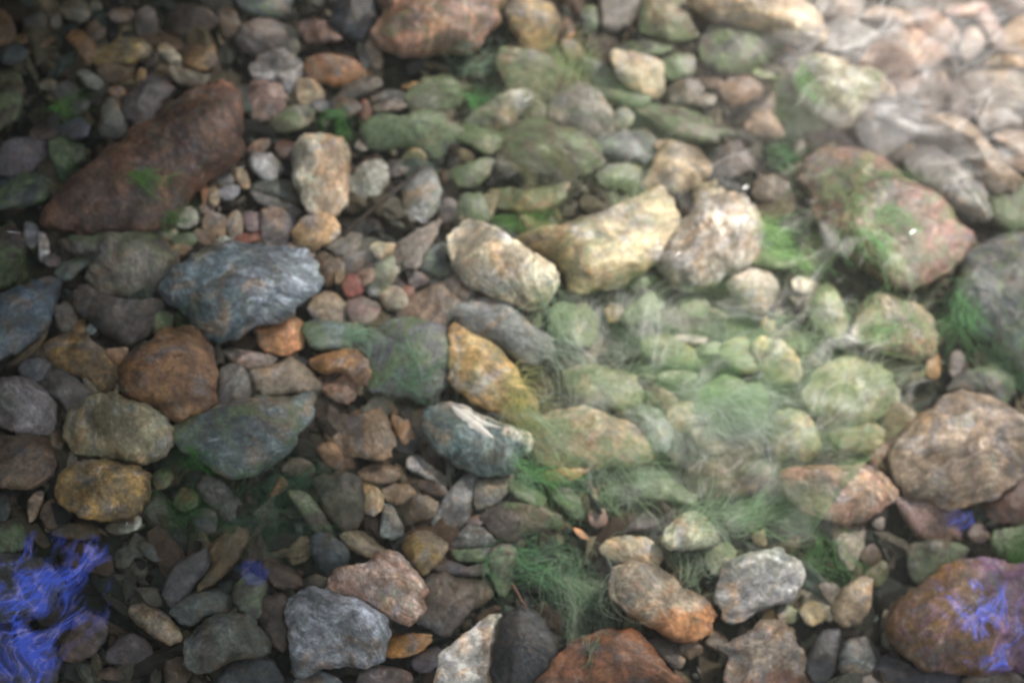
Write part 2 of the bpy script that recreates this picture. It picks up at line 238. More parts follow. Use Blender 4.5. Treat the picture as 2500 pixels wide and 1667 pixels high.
# ------------------------------------------------------------------ stones
STONES = """dark red-brown ridged boulder|boulder|4f3c34|ac=6b4a3a m=.7 s=.5 t=.55 z=.01|107,507 157,454 221,400 296,357 321,329 411,286 475,236 529,218 557,236 586,286 596,343 589,389 557,411 500,443 461,475 439,518 400,546 271,557 200,550 143,543
mauve-grey angular slab stone|stone|4e4848|s=.5 g=.6|371,171 396,175 429,214 396,257 361,307 339,311 307,282 304,246 339,207
grey rounded egg stone between dark red-brown ridged boulder and yellow-streaked dark stone|stone|585850|s=.4|250,286 264,246 296,257 314,286 307,325 279,334 246,325
dark blue-grey oval cobble between dark red-brown ridged boulder and dull violet-grey wide stone|cobble|3e424a||146,314 161,293 193,288 214,307 211,332 182,341 154,332
dull violet-grey wide stone|stone|443e42|s=.3|0,375 21,350 71,339 118,346 121,379 100,411 43,429 -14,421
dark slate low stone below the dull violet-grey wide stone|stone|303636|a=.2|-14,429 54,425 118,412 139,446 107,493 54,507 -14,511
dark teal three-cornered stone between dull violet-grey wide stone and dark red-brown ridged boulder|stone|2c3638|a=.35|125,350 193,350 200,386 171,414 154,443 132,407
tan-rimmed brown tooth stone|stone|553e28|ac=8a6238 m=.6|166,95 179,77 204,77 229,100 232,129 214,161 200,143 179,114
yellow-streaked dark stone between tan-rimmed brown tooth stone and mauve-grey angular slab stone|stone|5c5034|ac=8a7540 m=.9 s=.8|232,154 229,118 271,111 296,82 329,93 364,114 364,139 332,154 286,161
dull orange-brown wedge stone between mauve-grey angular slab stone and tan-rimmed brown tooth stone|stone|503e2a|s=.3|243,168 286,161 325,157 311,193 271,200 250,193
small pale grey bar pebble between tan-rimmed brown tooth stone and mauve-grey angular slab stone|pebble|6e6e64||193,179 214,175 246,200 236,218 211,207
small smooth beige pebble between tan-rimmed brown tooth stone and dull violet-grey wide stone|pebble|7d7664||96,204 107,195 125,195 139,209 132,220 111,219
small round orange pebble between dark red-brown ridged boulder and yellow-streaked dark stone|pebble|8c6941||277,232 286,220 302,223 305,236 293,246 280,243
tiny dull orange pebble between yellow-streaked dark stone and dark red-brown ridged boulder|pebble|644b32||268,223 279,212 290,216 282,229 273,231
pale streaked narrow stone between beige flat shelf stone and yellow-streaked dark stone|stone|78705f|s=.9|389,118 411,111 432,132 454,157 436,164 404,146
brown stone with ochre rim between beige flat shelf stone and dark sea-grey shelf stone|rim|4b3e32|ac=86683c m=.6|429,118 475,100 511,104 525,129 525,164 489,175 450,157
beige flat shelf stone|stone|695f50|s=.4|411,171 464,175 518,175 529,200 493,214 446,211 425,196
dim tan lumpy stone above the tan-rimmed brown tooth stone|stone|58503e||143,21 168,4 200,4 218,32 204,50 171,46
mauve-brown low stone above the yellow-streaked dark stone|stone|584c46||264,39 286,21 318,21 332,46 311,54 279,57
brown upright block stone between dark sea-grey shelf stone and beige flat shelf stone|stone|554637||529,39 550,25 571,32 586,61 579,82 550,86 536,64
orange-brown cut-off stone beside the tan-rimmed brown tooth stone|stone|5f462d|m=.4|-14,36 18,39 36,71 29,100 -14,104
tiny dim beige pebble above the tan-rimmed brown tooth stone|pebble|5a5546||223,18 234,6 246,14 245,28 230,30
tiny pale worn pebble beside the tan-rimmed brown tooth stone|pebble|5f5a50||128,50 138,36 147,50 141,64 130,63
dark brown half-hidden boulder above the dull violet-grey wide stone|boulder|342c22|a=.25|-21,186 39,186 57,221 43,286 -21,307
small orange flake pebble beside the tan-rimmed brown tooth stone|pebble|69502d||38,96 54,85 70,93 59,105 43,105
ochre bar cobble beside the tan-rimmed brown tooth stone|cobble|50412d||66,121 93,102 125,96 127,105 100,120 73,129
dark slate-blue cobble beside the tan-rimmed brown tooth stone|cobble|303434||0,132 14,111 46,111 64,132 46,154 14,155
dark sea-grey shelf stone|stone|3a4244|a=.15|586,-11 700,-11 704,29 664,46 614,39 586,21
dark brown lumpy stone between yellow-streaked dark stone and dark sea-grey shelf stone|stone|3a302a||404,54 446,21 507,36 529,64 479,89 429,82
brown-grey tilted stone between dark sea-grey shelf stone and white-banded large cobble|stone|504844|s=.3|579,93 600,64 643,54 700,71 700,118 636,139 589,118
orange sliver pebble between dark sea-grey shelf stone and white-banded large cobble|pebble|875f41||621,73 639,63 664,61 659,71 632,78
ochre grain pebble between mauve-grey angular slab stone and yellow-streaked dark stone|pebble|826946||334,195 339,171 352,171 354,186 343,202
small dark grey knob pebble between yellow-streaked dark stone and beige flat shelf stone|pebble|46423e||352,141 368,127 384,139 379,159 359,161
dark olive-grey cobble between tan-rimmed brown tooth stone and dull violet-grey wide stone|cobble|32342f||129,221 150,205 179,211 182,236 154,246 132,239
rusty brown rounded cobble above the tan-rimmed brown tooth stone|cobble|483a2e||212,68 229,50 250,54 255,79 239,96 218,91
greenish grey small cobble between dark red-brown ridged boulder and tan-rimmed brown tooth stone|cobble|40423c||171,254 189,241 214,250 211,268 186,275
dark maroon flat cobble above the dull violet-grey wide stone|cobble|3a302a||77,321 104,304 136,311 139,332 111,341 82,336
ring-marked dim stone above the yellow-streaked dark stone|stone|3e3832||329,57 343,32 371,29 386,57 371,86 343,86
dim grey-green cobble beside the tan-rimmed brown tooth stone|cobble|42423c||61,50 82,34 107,39 111,61 86,68 64,64
tan oval pebble between dark red-brown ridged boulder and orange and white egg stone|pebble|968269||579,414 600,421 607,454 593,457 579,436
terracotta sliver pebble between dark red-brown ridged boulder and big blue-grey streaked boulder|pebble|96694b|z=.006|492,461 498,451 505,461 506,482 500,489 493,479
cream upright sliver pebble between dark red-brown ridged boulder and big blue-grey streaked boulder|pebble|aa9678|z=.006|509,461 518,449 529,461 534,489 525,502 514,496
lilac-grey smooth pebble between dark red-brown ridged boulder and orange and white egg stone|pebble|828082||529,450 571,454 582,471 561,489 536,482
ash-grey small pebble between dark red-brown ridged boulder and orange and white egg stone|pebble|787673||527,436 543,423 564,429 566,445 546,449 530,446
pink-brown small pebble between dark red-brown ridged boulder and big blue-grey streaked boulder|pebble|876e5f||489,507 507,492 529,500 532,516 511,524 493,520
pale speckled pebble between dark red-brown ridged boulder and big blue-grey streaked boulder|pebble|827d73|m=.5 ac=a8a39a|429,536 450,507 475,514 479,546 439,554
dark round blue-black cobble|cobble|32363c|t=.75 s=.15 z=.01|811,43 821,14 864,-2 904,7 918,39 896,79 871,96 843,89 818,71
big pink-red top boulder|boulder|8c6e5f|ac=ad8066 m=.7 s=.5 a=.12 t=.6 z=.02|932,-29 1207,-29 1204,57 1179,93 1157,121 1096,129 993,139 950,121 914,79 932,46 943,21
red-banded small stone between dark round blue-black cobble and white-banded large cobble|stone|786258|ac=57403a m=.5 s=.9|729,50 757,39 793,39 814,79 829,107 800,111 761,107 739,86
white-banded large cobble between orange-red rough stone and beige flat shelf stone|cobble|8c8782|ac=5a5650 m=.6 s=1 t=.6|621,157 646,139 689,132 729,154 743,179 729,207 707,229 671,200 636,200 611,179
round tan button pebble between orange-red rough stone and orange and white egg stone|pebble|a58c6e|t=.7|725,211 754,200 782,214 786,239 761,254 732,250
orange-red rough stone between red-banded small stone and orange and white egg stone|stone|825f46|ac=a06a3c m=.8|754,157 800,143 857,150 896,171 886,193 832,204 768,193 746,179
pink slanted slab stone between white-banded large cobble and dark red-brown ridged boulder|stone|826c62|ac=6a4a42 m=.5 s=.4|600,229 621,207 664,211 696,246 668,286 629,286 600,257
mossy olive round stone between white-banded large cobble and orange and white egg stone|stone|696450|a=.3|668,286 696,264 750,257 764,282 743,314 693,325 664,311
pale pink upright pebble between orange-red rough stone and big pink-red top boulder|pebble|968778||893,114 911,107 932,143 925,161 904,154
pale grey thin pebble between orange-red rough stone and big pink-red top boulder|pebble|7d7d76||875,134 886,125 897,143 896,161 884,159
orange and white egg stone|stone|af9173|ac=a8a08c sp=180 m=.5 s=.4 t=.6 z=.012|721,371 739,343 771,336 821,339 846,361 850,446 839,493 800,521 754,511 732,475 718,421
white-streaked grey cobble between orange and white egg stone and grey stone with white tip|cobble|8c8a7d|ac=b5b2a6 m=.5 s=.8 t=.6|864,429 886,404 921,396 946,425 936,461 896,493 864,486 854,457
dark grey low pebble between long grey-green crouching stone and white-streaked grey cobble|pebble|55504c||936,400 979,393 993,421 957,429
grey stone with white tip|tip|6e7370|ac=d8d2ca sp=90 so=.45 a=.1 g=.4|993,454 1046,421 1071,457 1064,507 1039,539 1011,536 986,511
long grey-green crouching stone|stone|586059|a=.4 s=.3|886,329 914,296 986,296 1039,279 1111,304 1121,339 1064,375 993,357 921,361
olive-tan rounded block stone|stone|78705f|a=.3|993,236 1039,200 1100,196 1125,221 1121,250 1075,271 1021,279
brown flat splinter stone between long grey-green crouching stone and orange-red rough stone|stone|786c5f||911,264 943,250 993,243 989,261 939,275
small blue-grey bead pebble between orange-red rough stone and orange and white egg stone|pebble|696c73||764,257 779,243 798,248 796,264 782,273 768,268
dark slate tilted stone between orange-red rough stone and orange and white egg stone|stone|505050||800,264 821,236 864,250 879,271 843,289 800,286
small red brick-coloured pebble between long grey-green crouching stone and orange-red rough stone|pebble|875848||879,268 889,248 902,261 904,282 889,288
tan leaf-shaped stone between brown algae-strewn broad stone and olive-tan rounded block stone|stone|878269|ac=b5b0a0 sp=-40 so=.6 a=.25|1129,311 1157,279 1207,246 1261,232 1293,239 1271,279 1236,307 1200,321 1179,307
brown-green lumpy stone between tan leaf-shaped stone and long grey-green crouching stone|stone|706952|a=.4|1114,332 1136,304 1182,314 1232,329 1225,357 1186,379 1150,357
little pinkish-grey pebble between orange and white egg stone and long grey-green crouching stone|pebble|82766c||870,354 882,338 896,348 891,366 875,366
dark red small cobble between orange and white egg stone and white-banded large cobble|cobble|785548||673,357 693,343 721,357 711,382 682,382
brown flat sliver pebble between orange and white egg stone and dark red-brown ridged boulder|pebble|785f4e||604,371 621,350 654,346 643,368
fuzzy yellow-brown stone between long grey-green crouching stone and grey stone with white tip|stone|8c7855|a=.3|986,386 1011,368 1036,386 1018,407
moss-flecked grey-brown stone between grey stone with white tip and multicoloured tan and green stone|stone|696952|a=.45|1093,421 1136,404 1193,396 1186,436 1146,454 1111,446
pale green-grey block stone between white cream-veined boulder and grey stone with white tip|stone|788069|a=.4|1114,518 1129,482 1171,482 1186,507 1186,546 1125,546
dark brown squat pebble between grey stone with white tip and white cream-veined boulder|pebble|5f5550||1068,507 1086,489 1111,500 1107,532 1079,543
grey-white crinkled pebble between orange and white egg stone and dark red-brown ridged boulder|pebble|8c8a87|m=.6 ac=b0aeaa t=.7|614,386 643,375 675,379 689,414 668,441 639,436 614,411
dark green-grey flat cobble between orange and white egg stone and big blue-grey streaked boulder|cobble|52564f||614,461 646,443 700,446 725,468 718,489 664,482 621,475
thin grey shelf cobble between orange and white egg stone and big blue-grey streaked boulder|cobble|6a6660|s=.4|621,482 664,488 718,500 743,514 707,518 643,504
grey-brown grit pebble between orange-red rough stone and long grey-green crouching stone|pebble|6a6258||829,229 857,204 907,193 929,211 893,232 850,239
amber splinter pebble between long grey-green crouching stone and big pink-red top boulder|pebble|a08050||986,211 1004,202 1020,207 1007,216
white-edged dark pebble between long grey-green crouching stone and orange-red rough stone|pebble|6e6a62|ac=d8d4ca sp=90 so=.2|911,232 943,225 975,232 971,246 932,245 914,241
multicoloured tan and green stone|stone|968c6e|ac=b09058 m=.8 a=.3 s=.5|1200,464 1236,457 1289,468 1371,461 1368,493 1343,514 1300,521 1246,507 1207,489
dark mossy olive boulder|boulder|625c4e|a=.35 s=.4 t=.55|1214,386 1236,321 1282,296 1364,307 1421,332 1457,371 1468,404 1429,432 1361,429 1289,414 1236,418
pale grey dome boulder|boulder|968e84|s=.6 t=.65|1343,257 1379,229 1421,211 1461,236 1486,268 1496,304 1479,339 1446,354 1400,318 1354,300
small pale olive pebble between blue-grey blunt stone and bright cream wedge stone|pebble|87846e||1496,282 1521,268 1543,286 1532,311 1504,311
bright cream wedge stone|stone|beb296|m=.3 t=.6 g=.3 z=.012|1493,143 1521,139 1604,150 1618,193 1611,225 1579,232 1543,211 1507,189
beige round cobble between long dark grey-brown stone and bright cream wedge stone|cobble|a09687|t=.65|1636,218 1664,200 1696,207 1711,225 1696,246 1668,257 1636,246
small chestnut flat pebble between beige round cobble and tan-brown oval cobble|pebble|7d6450||1700,200 1714,189 1757,200 1757,218 1725,214
tan-brown oval cobble between green-dusted grey boulder and long dark grey-brown stone|cobble|967a5f|t=.6|1761,221 1779,200 1821,189 1857,200 1864,221 1836,243 1800,257 1771,250
speckled grey and tan boulder|boulder|968a76|ac=b09468 m=.8 sp=90 so=.2 t=.6|1229,36 1246,4 1282,-11 1325,0 1357,39 1357,93 1329,118 1286,114 1254,82
lilac-grey upright slab stone|stone|87807a|g=.3|1464,36 1475,-11 1550,-11 1554,39 1518,68 1489,79 1468,68
grey-green side cobble between lilac-grey upright slab stone and speckled grey and tan boulder|cobble|6e7369|a=.2|1418,43 1429,21 1457,21 1461,64 1429,79
olive-tan top boulder between lilac-grey upright slab stone and green-dusted grey boulder|boulder|8e876e|a=.2 s=.4|1561,43 1586,-11 1661,-11 1693,46 1693,89 1639,100 1575,82
green-dusted grey boulder between long bright cream boulder and tan-brown oval cobble|boulder|6e7069|a=.4 s=.3 t=.5|1711,118 1729,71 1779,61 1836,68 1900,86 1907,129 1843,168 1807,179 1757,175 1718,150
small dull beige pebble between long dark grey-brown stone and tan-brown oval cobble|pebble|8c8778||1693,250 1714,232 1743,236 1736,257
green-grey block stone between beige round cobble and olive-tan top boulder|stone|767a69|a=.3|1614,154 1650,136 1693,143 1689,179 1646,193 1621,186
grey slanted slab stone between bright cream wedge stone and brown algae-strewn broad stone|stone|6e7069|a=.15|1418,154 1464,157 1504,193 1496,200 1457,207
flat sage-green stone between bright cream wedge stone and pale grey dome boulder|stone|76806c|a=.4|1450,214 1504,204 1582,236 1557,264 1504,250
long dark grey-brown stone|stone|6c6458|a=.3 s=.3|1561,271 1589,257 1668,268 1757,304 1807,321 1757,332 1729,350 1650,336 1604,304
mauve-grey rounded stone between tan wedge boulder and green mossy under-slung stone|stone|6c6662|s=.3|1743,393 1761,364 1800,350 1829,386 1832,414 1786,432 1754,418
blue-grey blunt stone between tan wedge boulder and pale grey dome boulder|stone|737676|a=.1 s=.3|1461,357 1507,325 1557,318 1593,321 1607,357 1571,396 1521,386 1479,379
tan wedge boulder between long dark grey-brown stone and grey crystalline boulder|boulder|9b8a70|ac=b49a78 m=.4 s=.6 t=.6 g=.3|1575,454 1582,429 1621,361 1646,346 1693,368 1725,396 1725,425 1696,457 1646,471 1600,468
tan square-ended stone between grey crystalline boulder and tan wedge boulder|stone|9b8e73|g=.4|1693,496 1711,468 1739,461 1775,475 1771,511 1736,514 1700,514
pale green-grey slab stone between blue-grey blunt stone and great olive-cream boulder|stone|7d7d6c|a=.3|1464,421 1504,404 1557,404 1564,432 1557,464 1493,461 1461,446
brown algae-strewn broad stone|stone|847358|a=.35 s=.4|1214,150 1257,136 1318,139 1368,157 1414,186 1400,214 1354,221 1293,236 1239,214
pale tan nub pebble between brown algae-strewn broad stone and lilac-grey upright slab stone|pebble|877a62||1371,107 1400,104 1429,125 1414,143 1382,136
dull brown pebble between tan wedge boulder and pale grey heel cobble|pebble|787062||1775,500 1807,489 1829,504 1821,521 1786,518
mauve stone with orange end between speckled grey and tan boulder and lilac-grey upright slab stone|end|69584b|ac=b07848 sp=60 so=.5|1361,64 1382,43 1400,71 1393,96 1368,96
olive nub pebble between dark mossy olive boulder and brown algae-strewn broad stone|pebble|80765c|a=.2|1279,264 1307,246 1332,264 1325,296 1289,296
dim green-grey low stone between bright cream wedge stone and olive-tan top boulder|stone|5a5c52|a=.3|1507,118 1543,100 1600,104 1629,129 1575,139
small rusty pebble between long dark grey-brown stone and blue-grey blunt stone|pebble|8a6a50||1618,343 1639,343 1643,357 1614,368 1600,354
long bright cream boulder|boulder|beac8c|t=.6 s=.3 z=.02|1689,0 1718,29 1764,50 1836,63 1900,86 1954,102 1993,107 2016,86 2011,61 1986,29 1950,0 1907,-21 1800,-29 1729,-21
rosy dome boulder between brown upright thumb stone and pale grey smooth slab stone|boulder|be967d|ac=d0aa90 m=.5 s=.3 t=.55|2100,154 2129,118 2175,82 2218,79 2257,100 2300,129 2296,154 2239,168 2204,211 2179,214 2143,179
tan bar stone between pale grey smooth slab stone and pink wedge stone|stone|b99b78|z=.015|2118,29 2132,20 2225,30 2229,50 2218,68 2157,50 2114,46
pink wedge stone between rosy dome boulder and pink slanted bar stone|stone|b4917d|z=.01|2229,29 2282,21 2307,46 2336,79 2332,107 2296,100 2236,68
pink crossbar stone between pink slanted bar stone and pink wedge stone|stone|c8a091|z=.015|2311,36 2318,18 2357,14 2400,5 2414,21 2386,39 2343,43
pink slanted bar stone|stone|c8a091|z=.012|2386,46 2400,18 2421,32 2443,68 2454,100 2432,111 2407,82
brown corner boulder above the pink slanted bar stone|boulder|967364||2400,-14 2514,-14 2514,46 2454,29
pale bone-coloured bar stone between pink wedge stone and grey-tan broad edge boulder|stone|cdb9a5|z=.01|2357,143 2350,107 2364,71 2389,75 2400,107 2382,132
warm tan edge boulder beside the pink slanted bar stone|boulder|b99b78||2429,118 2457,64 2514,46 2514,129 2471,132
flat apricot pebble between grey-tan broad edge boulder and pink slanted bar stone|pebble|d2af82|z=.012|2411,154 2429,139 2500,143 2507,168 2457,164
grey-tan broad edge boulder|boulder|b9a891|s=.3|2357,186 2400,179 2514,182 2514,257 2407,264 2364,229
brown upright thumb stone|stone|96806e|t=.7 z=.012|2239,236 2261,204 2286,182 2311,200 2304,243 2286,264 2257,271
pale pink low stone between rosy dome boulder and brown upright thumb stone|stone|b9a096||2196,221 2218,200 2250,182 2279,175 2246,211 2225,243
pale green-cream boulder between green mossy under-slung stone and pale grey smooth slab stone|boulder|beb99b|a=.15 s=.4 t=.6 z=.02|1939,179 1954,150 2014,146 2071,168 2121,175 2157,196 2171,229 2121,246 2096,286 2064,304 2032,293 1986,264 1954,232
bright white crest stone between rosy dome boulder and pale green-cream boulder|stone|ebdcbe|z=.035|2111,193 2129,182 2157,196 2184,221 2179,234 2139,221
green mossy under-slung stone|stone|6e7855|a=.6|1886,275 1904,246 1950,243 1993,279 2021,304 1979,318 1925,318
smoky blue-grey boulder between pale green-cream boulder and huge pink-brown mossy boulder|boulder|8c8e8e|s=.4 t=.55 z=.01|2096,271 2139,246 2193,229 2232,250 2257,286 2236,329 2186,361 2150,382 2107,350 2093,311
cream arched rib boulder|boulder|c3aa8c|s=.4 t=.7 z=.02|2257,293 2300,289 2357,311 2400,346 2429,386 2464,425 2496,439 2471,457 2414,450 2386,396 2336,343 2279,311
dark olive flank stone between cream arched rib boulder and huge pink-brown mossy boulder|stone|696450|a=.3 z=-.01|2239,311 2275,318 2336,350 2386,407 2414,450 2393,461 2357,411 2293,364 2243,339
grey torpedo stone between cream arched rib boulder and huge pink-brown mossy boulder|stone|8c8c82|s=.5 t=.7 ac=b8b8b0 m=.3 z=.01|2225,364 2261,350 2311,375 2357,418 2393,471 2404,518 2386,546 2343,525 2293,493 2254,446 2225,411
huge pink-brown mossy boulder|boulder|766254|ac=966f62 sp=-20 so=.15 m=.5 a=.14 s=.5 t=.5 z=.02|2000,368 2071,368 2139,379 2189,414 2204,443 2264,479 2300,507 2332,550 2361,586 2336,643 2275,679 2229,707 2157,700 2093,643 2050,586 2000,536 1971,464 1971,400
grey-brown low cobble between grey crystalline boulder and huge pink-brown mossy boulder|cobble|706658||1843,446 1886,432 1939,457 1943,493 1889,496 1846,479
pale pink worn pebble between green mossy under-slung stone and long dark grey-brown stone|pebble|b49b82||1821,311 1836,286 1871,275 1900,300 1907,332 1864,332 1832,325
tan pointed flake stone between green mossy under-slung stone and tan-brown oval cobble|stone|96826c||1843,282 1868,250 1889,230 1894,271 1871,280
small pink-grey nub pebble between green mossy under-slung stone and huge pink-brown mossy boulder|pebble|877870||1939,361 1954,343 1968,357 1961,379 1945,379
pale grey smooth slab stone|stone|aaaaa5|s=.2|1989,114 2029,54 2104,46 2150,64 2143,93 2096,125 2050,139
brown arrowhead pebble between pale green-cream boulder and pale grey smooth slab stone|pebble|a08c7d|z=.025|2021,168 2043,143 2075,139 2057,161
bright orange pebble between long bright cream boulder and pale green-cream boulder|pebble|cd916e||1900,111 1918,105 1939,120 1945,130 1925,129 1904,121
pale speckled top stone between long bright cream boulder and rosy dome boulder|stone|b9aca0|m=.5 ac=d8cfc4|2000,21 2014,-11 2093,-11 2104,29 2057,50 2021,43
green-tan shaggy stone between green-dusted grey boulder and green mossy under-slung stone|stone|968c64|a=.4|1836,186 1861,157 1907,161 1918,189 1879,200
pale grey edge stone between grey-tan broad edge boulder and cream arched rib boulder|stone|aa9e91||2379,286 2407,264 2514,264 2514,293 2443,314 2393,321
warm brown edge stone beside the cream arched rib boulder|stone|aa8c73||2425,336 2514,311 2514,393 2461,364
small rose-tan edge stone beside the cream arched rib boulder|stone|a5876e||2454,396 2468,375 2514,371 2514,418 2479,414
mauve upright stone between brown upright thumb stone and grey-tan broad edge boulder|stone|8c7873||2314,207 2350,200 2368,250 2357,300 2314,279 2307,257
dark olive corner boulder between cream arched rib boulder and huge dark slate edge boulder|boulder|5f5c48|a=.4|2421,464 2514,443 2514,557 2429,550
rust-tipped grey pebble between smoky blue-grey boulder and huge pink-brown mossy boulder|pebble|8a8478|ac=d89858 sp=0 so=.4|2179,375 2196,357 2221,357 2225,371 2196,389
pale dusty pebble between grey-tan broad edge boulder and pink slanted bar stone|pebble|b0a496||2404,168 2432,168 2464,175 2443,184 2407,179
blue-slate wedge boulder between mauve-grey round edge boulder and brown layered ledge boulder|boulder|444e56|s=.3 t=.55 z=.015|-21,751 43,711 100,683 139,683 143,711 132,754 107,804 64,844 21,865 -21,879
brown layered ledge boulder|boulder|5c564c|ac=4a4442 m=.5 s=.7 a=.15|157,594 214,583 304,579 375,579 404,604 429,633 404,690 357,719 307,722 250,711 214,672 229,636 179,619
dark umber folded boulder|boulder|443e3a|s=.6 m=.4|179,736 200,701 232,708 264,729 357,740 393,740 379,783 343,822 307,836 250,804 200,769
grey-green hooked cobble between brown layered ledge boulder and blue-slate wedge boulder|cobble|58625a|a=.2|139,654 171,633 221,626 236,640 200,658 171,686 150,683 136,672
big blue-grey streaked boulder|boulder|82888e|ac=5f6c70 sp=180 so=-.1 m=.5 s=1 t=.55 z=.02|398,697 418,658 461,629 511,611 600,611 671,611 736,629 771,665 782,694 754,726 736,744 700,776 639,790 600,811 557,826 511,815 475,783 450,751 411,729
round orange-brown boulder between yellow-grey bun boulder and grey upright egg cobble|boulder|735537|ac=5a4032 m=.8 s=.3 t=.65 z=.02|296,919 311,869 343,844 386,826 429,806 471,811 504,844 521,883 525,929 514,983 486,1011 443,1026 400,1008 364,983 321,972 300,947
ochre rough oblong stone|stone|554632|ac=8a6a38 m=.5 s=.5 g=.4|111,851 132,826 171,822 207,829 243,861 279,904 282,929 250,951 214,922 161,904 125,883
yellow-grey bun boulder between ochre-speckled oval boulder and round orange-brown boulder|boulder|706850|ac=8c8468 m=.5 s=.4 t=.6 z=.015|168,1026 200,990 232,972 271,976 321,986 371,1004 407,1040 414,1076 400,1104 357,1126 304,1122 229,1111 182,1097 164,1061
mauve-grey round edge boulder|boulder|5c5654|ac=7a7472 m=.5 s=.6 t=.6|-21,961 7,933 43,928 82,933 121,965 136,1004 121,1047 93,1061 43,1051 -21,1022
dark grey double-humped cobble between ochre rough oblong stone and mauve-grey round edge boulder|cobble|4b4846|s=.3|111,919 125,901 168,908 196,936 214,961 200,994 171,1011 150,986 118,958
charcoal low cobble between mauve-grey round edge boulder and blue-slate wedge boulder|cobble|3e4042||50,897 71,879 111,879 118,904 93,929 57,919
grey upright egg cobble|cobble|767069|t=.7|532,940 539,904 568,890 593,901 607,933 611,972 571,994 532,990
mauve fish-shaped cobble between grey upright egg cobble and orange two-faced stone|cobble|70625c|ac=a89a94 m=.5 s=.5|550,854 571,847 607,858 664,872 664,890 629,904 589,897 568,879
long slate-green boulder between round orange-brown boulder and brown-grey furrowed stone|boulder|586262|a=.15 s=.6 t=.55 z=.02|421,1051 475,1019 529,1001 579,986 643,965 700,974 746,965 761,986 754,1019 725,1065 700,1104 661,1133 607,1169 557,1161 500,1126 446,1097
dark brown edge stone between blue-slate wedge boulder and dull violet-grey wide stone|stone|3a302a|a=.25|-21,572 50,572 61,611 54,661 21,690 -21,690
small steel-grey pebble between blue-slate wedge boulder and dull violet-grey wide stone|pebble|555558||64,547 86,551 93,586 75,604 61,579
white-tipped small pebble between blue-slate wedge boulder and dull violet-grey wide stone|pebble|6e645c|ac=b0aca8 sp=90 so=.3|96,579 114,586 118,619 100,629
dull lilac small pebble above the blue-slate wedge boulder|pebble|555050||107,633 121,617 143,626 143,647 121,651
tiny amber upright pebble between dark umber folded boulder and blue-slate wedge boulder|pebble|644e32||180,804 189,783 205,786 204,811 189,820
grey-tan rough cobble between blue-slate wedge boulder and dark umber folded boulder|cobble|554e44||132,761 161,744 182,761 186,804 150,804
small orange chip pebble between ochre rough oblong stone and round orange-brown boulder|pebble|7d5f46||264,861 307,854 304,876 282,890
green-tan soft cobble between round orange-brown boulder and brown layered ledge boulder|cobble|5f5c46|a=.4|368,783 396,765 421,776 411,804 379,811
tiny white bead pebble between yellow-grey bun boulder and ochre rough oblong stone|pebble|8c9682|t=.8|272,947 280,938 289,945 286,956 275,955
tiny pale chip pebble between dark umber folded boulder and ochre rough oblong stone|pebble|646e69||211,804 220,794 232,804 225,814 214,813
olive sliver stone between blue-slate wedge boulder and mauve-grey round edge boulder|stone|50422d||21,883 71,847 111,808 104,836 64,879
brown rounded edge boulder|boulder|504237|m=.4 t=.6|-21,1076 32,1065 82,1063 118,1079 136,1108 132,1147 107,1176 54,1194 -21,1183
rust-spotted dark pebble between brown rounded edge boulder and yellow-grey bun boulder|pebble|504130||125,1065 138,1044 154,1061 150,1090 132,1090
brick-red flat pebble between big blue-grey streaked boulder and orange and white egg stone|pebble|a5645a||579,583 600,569 632,565 636,586 593,597
small cream nub pebble between big blue-grey streaked boulder and dark red-brown ridged boulder|pebble|9b968c||530,594 543,582 564,586 570,599 550,606 534,602
brown pod-shaped pebble between big blue-grey streaked boulder and dark red-brown ridged boulder|pebble|786455||471,572 493,561 532,594 525,604 489,604
tan thumb pebble between big blue-grey streaked boulder and dark red-brown ridged boulder|pebble|968069|t=.7|496,547 514,526 546,536 546,572 518,576 500,565
pale tan upright pebble between big blue-grey streaked boulder and dark red-brown ridged boulder|pebble|9b8c76|t=.7|557,540 575,522 589,540 586,576 568,579 557,561
pink-grey blocky pebble between big blue-grey streaked boulder and orange and white egg stone|pebble|8c7876||595,519 632,522 636,558 604,563
small ochre nugget pebble between brown layered ledge boulder and big blue-grey streaked boulder|pebble|916e46||388,599 396,586 409,595 409,611 393,611
orange-tan crescent pebble between big blue-grey streaked boulder and brown layered ledge boulder|pebble|916e4e||421,608 443,599 475,611 479,620 446,628 425,622
pale sage rhomb pebble between dark red-brown ridged boulder and big blue-grey streaked boulder|pebble|788070||380,565 411,554 432,565 411,583
olive dull pebble between dark red-brown ridged boulder and big blue-grey streaked boulder|pebble|696446|a=.3|425,583 461,572 482,586 464,604 429,599
orange and cream nugget stone|stone|c3a57d|ac=a87848 m=.4 t=.65 z=.01|718,561 736,540 768,526 800,533 825,561 818,583 786,597 754,608 725,586
grey-mauve square stone between big blue-grey streaked boulder and orange and white egg stone|stone|787070|g=.4|646,519 689,508 721,529 714,572 689,601 646,594 636,561
grey-beige oval pebble between big blue-grey streaked boulder and orange and cream nugget stone|pebble|82786c||618,594 639,590 666,606 664,613 639,610
pinkish lumpy pebble between orange and cream nugget stone and big blue-grey streaked boulder|pebble|968276||707,601 732,590 761,611 761,629 725,622
orange two-faced stone between big blue-grey streaked boulder and grey-brown soft mound stone|stone|a0734b|ac=b87c58 m=.6 t=.6|625,808 661,786 704,772 736,790 743,826 721,854 679,865 643,847
grey-brown soft mound stone|stone|7d705f|m=.4 s=.3|614,904 664,897 707,872 750,897 779,933 771,954 707,965 643,965
olive-grey tilted pebble between orange and cream nugget stone and cream leaf-shaped pebble|pebble|787062||800,604 829,579 864,569 882,579 864,615 829,622
cream leaf-shaped pebble between pointed grey slab stone and blood-red pebble|pebble|b4a07d|z=.01|907,608 921,594 975,594 964,615 925,636 911,622
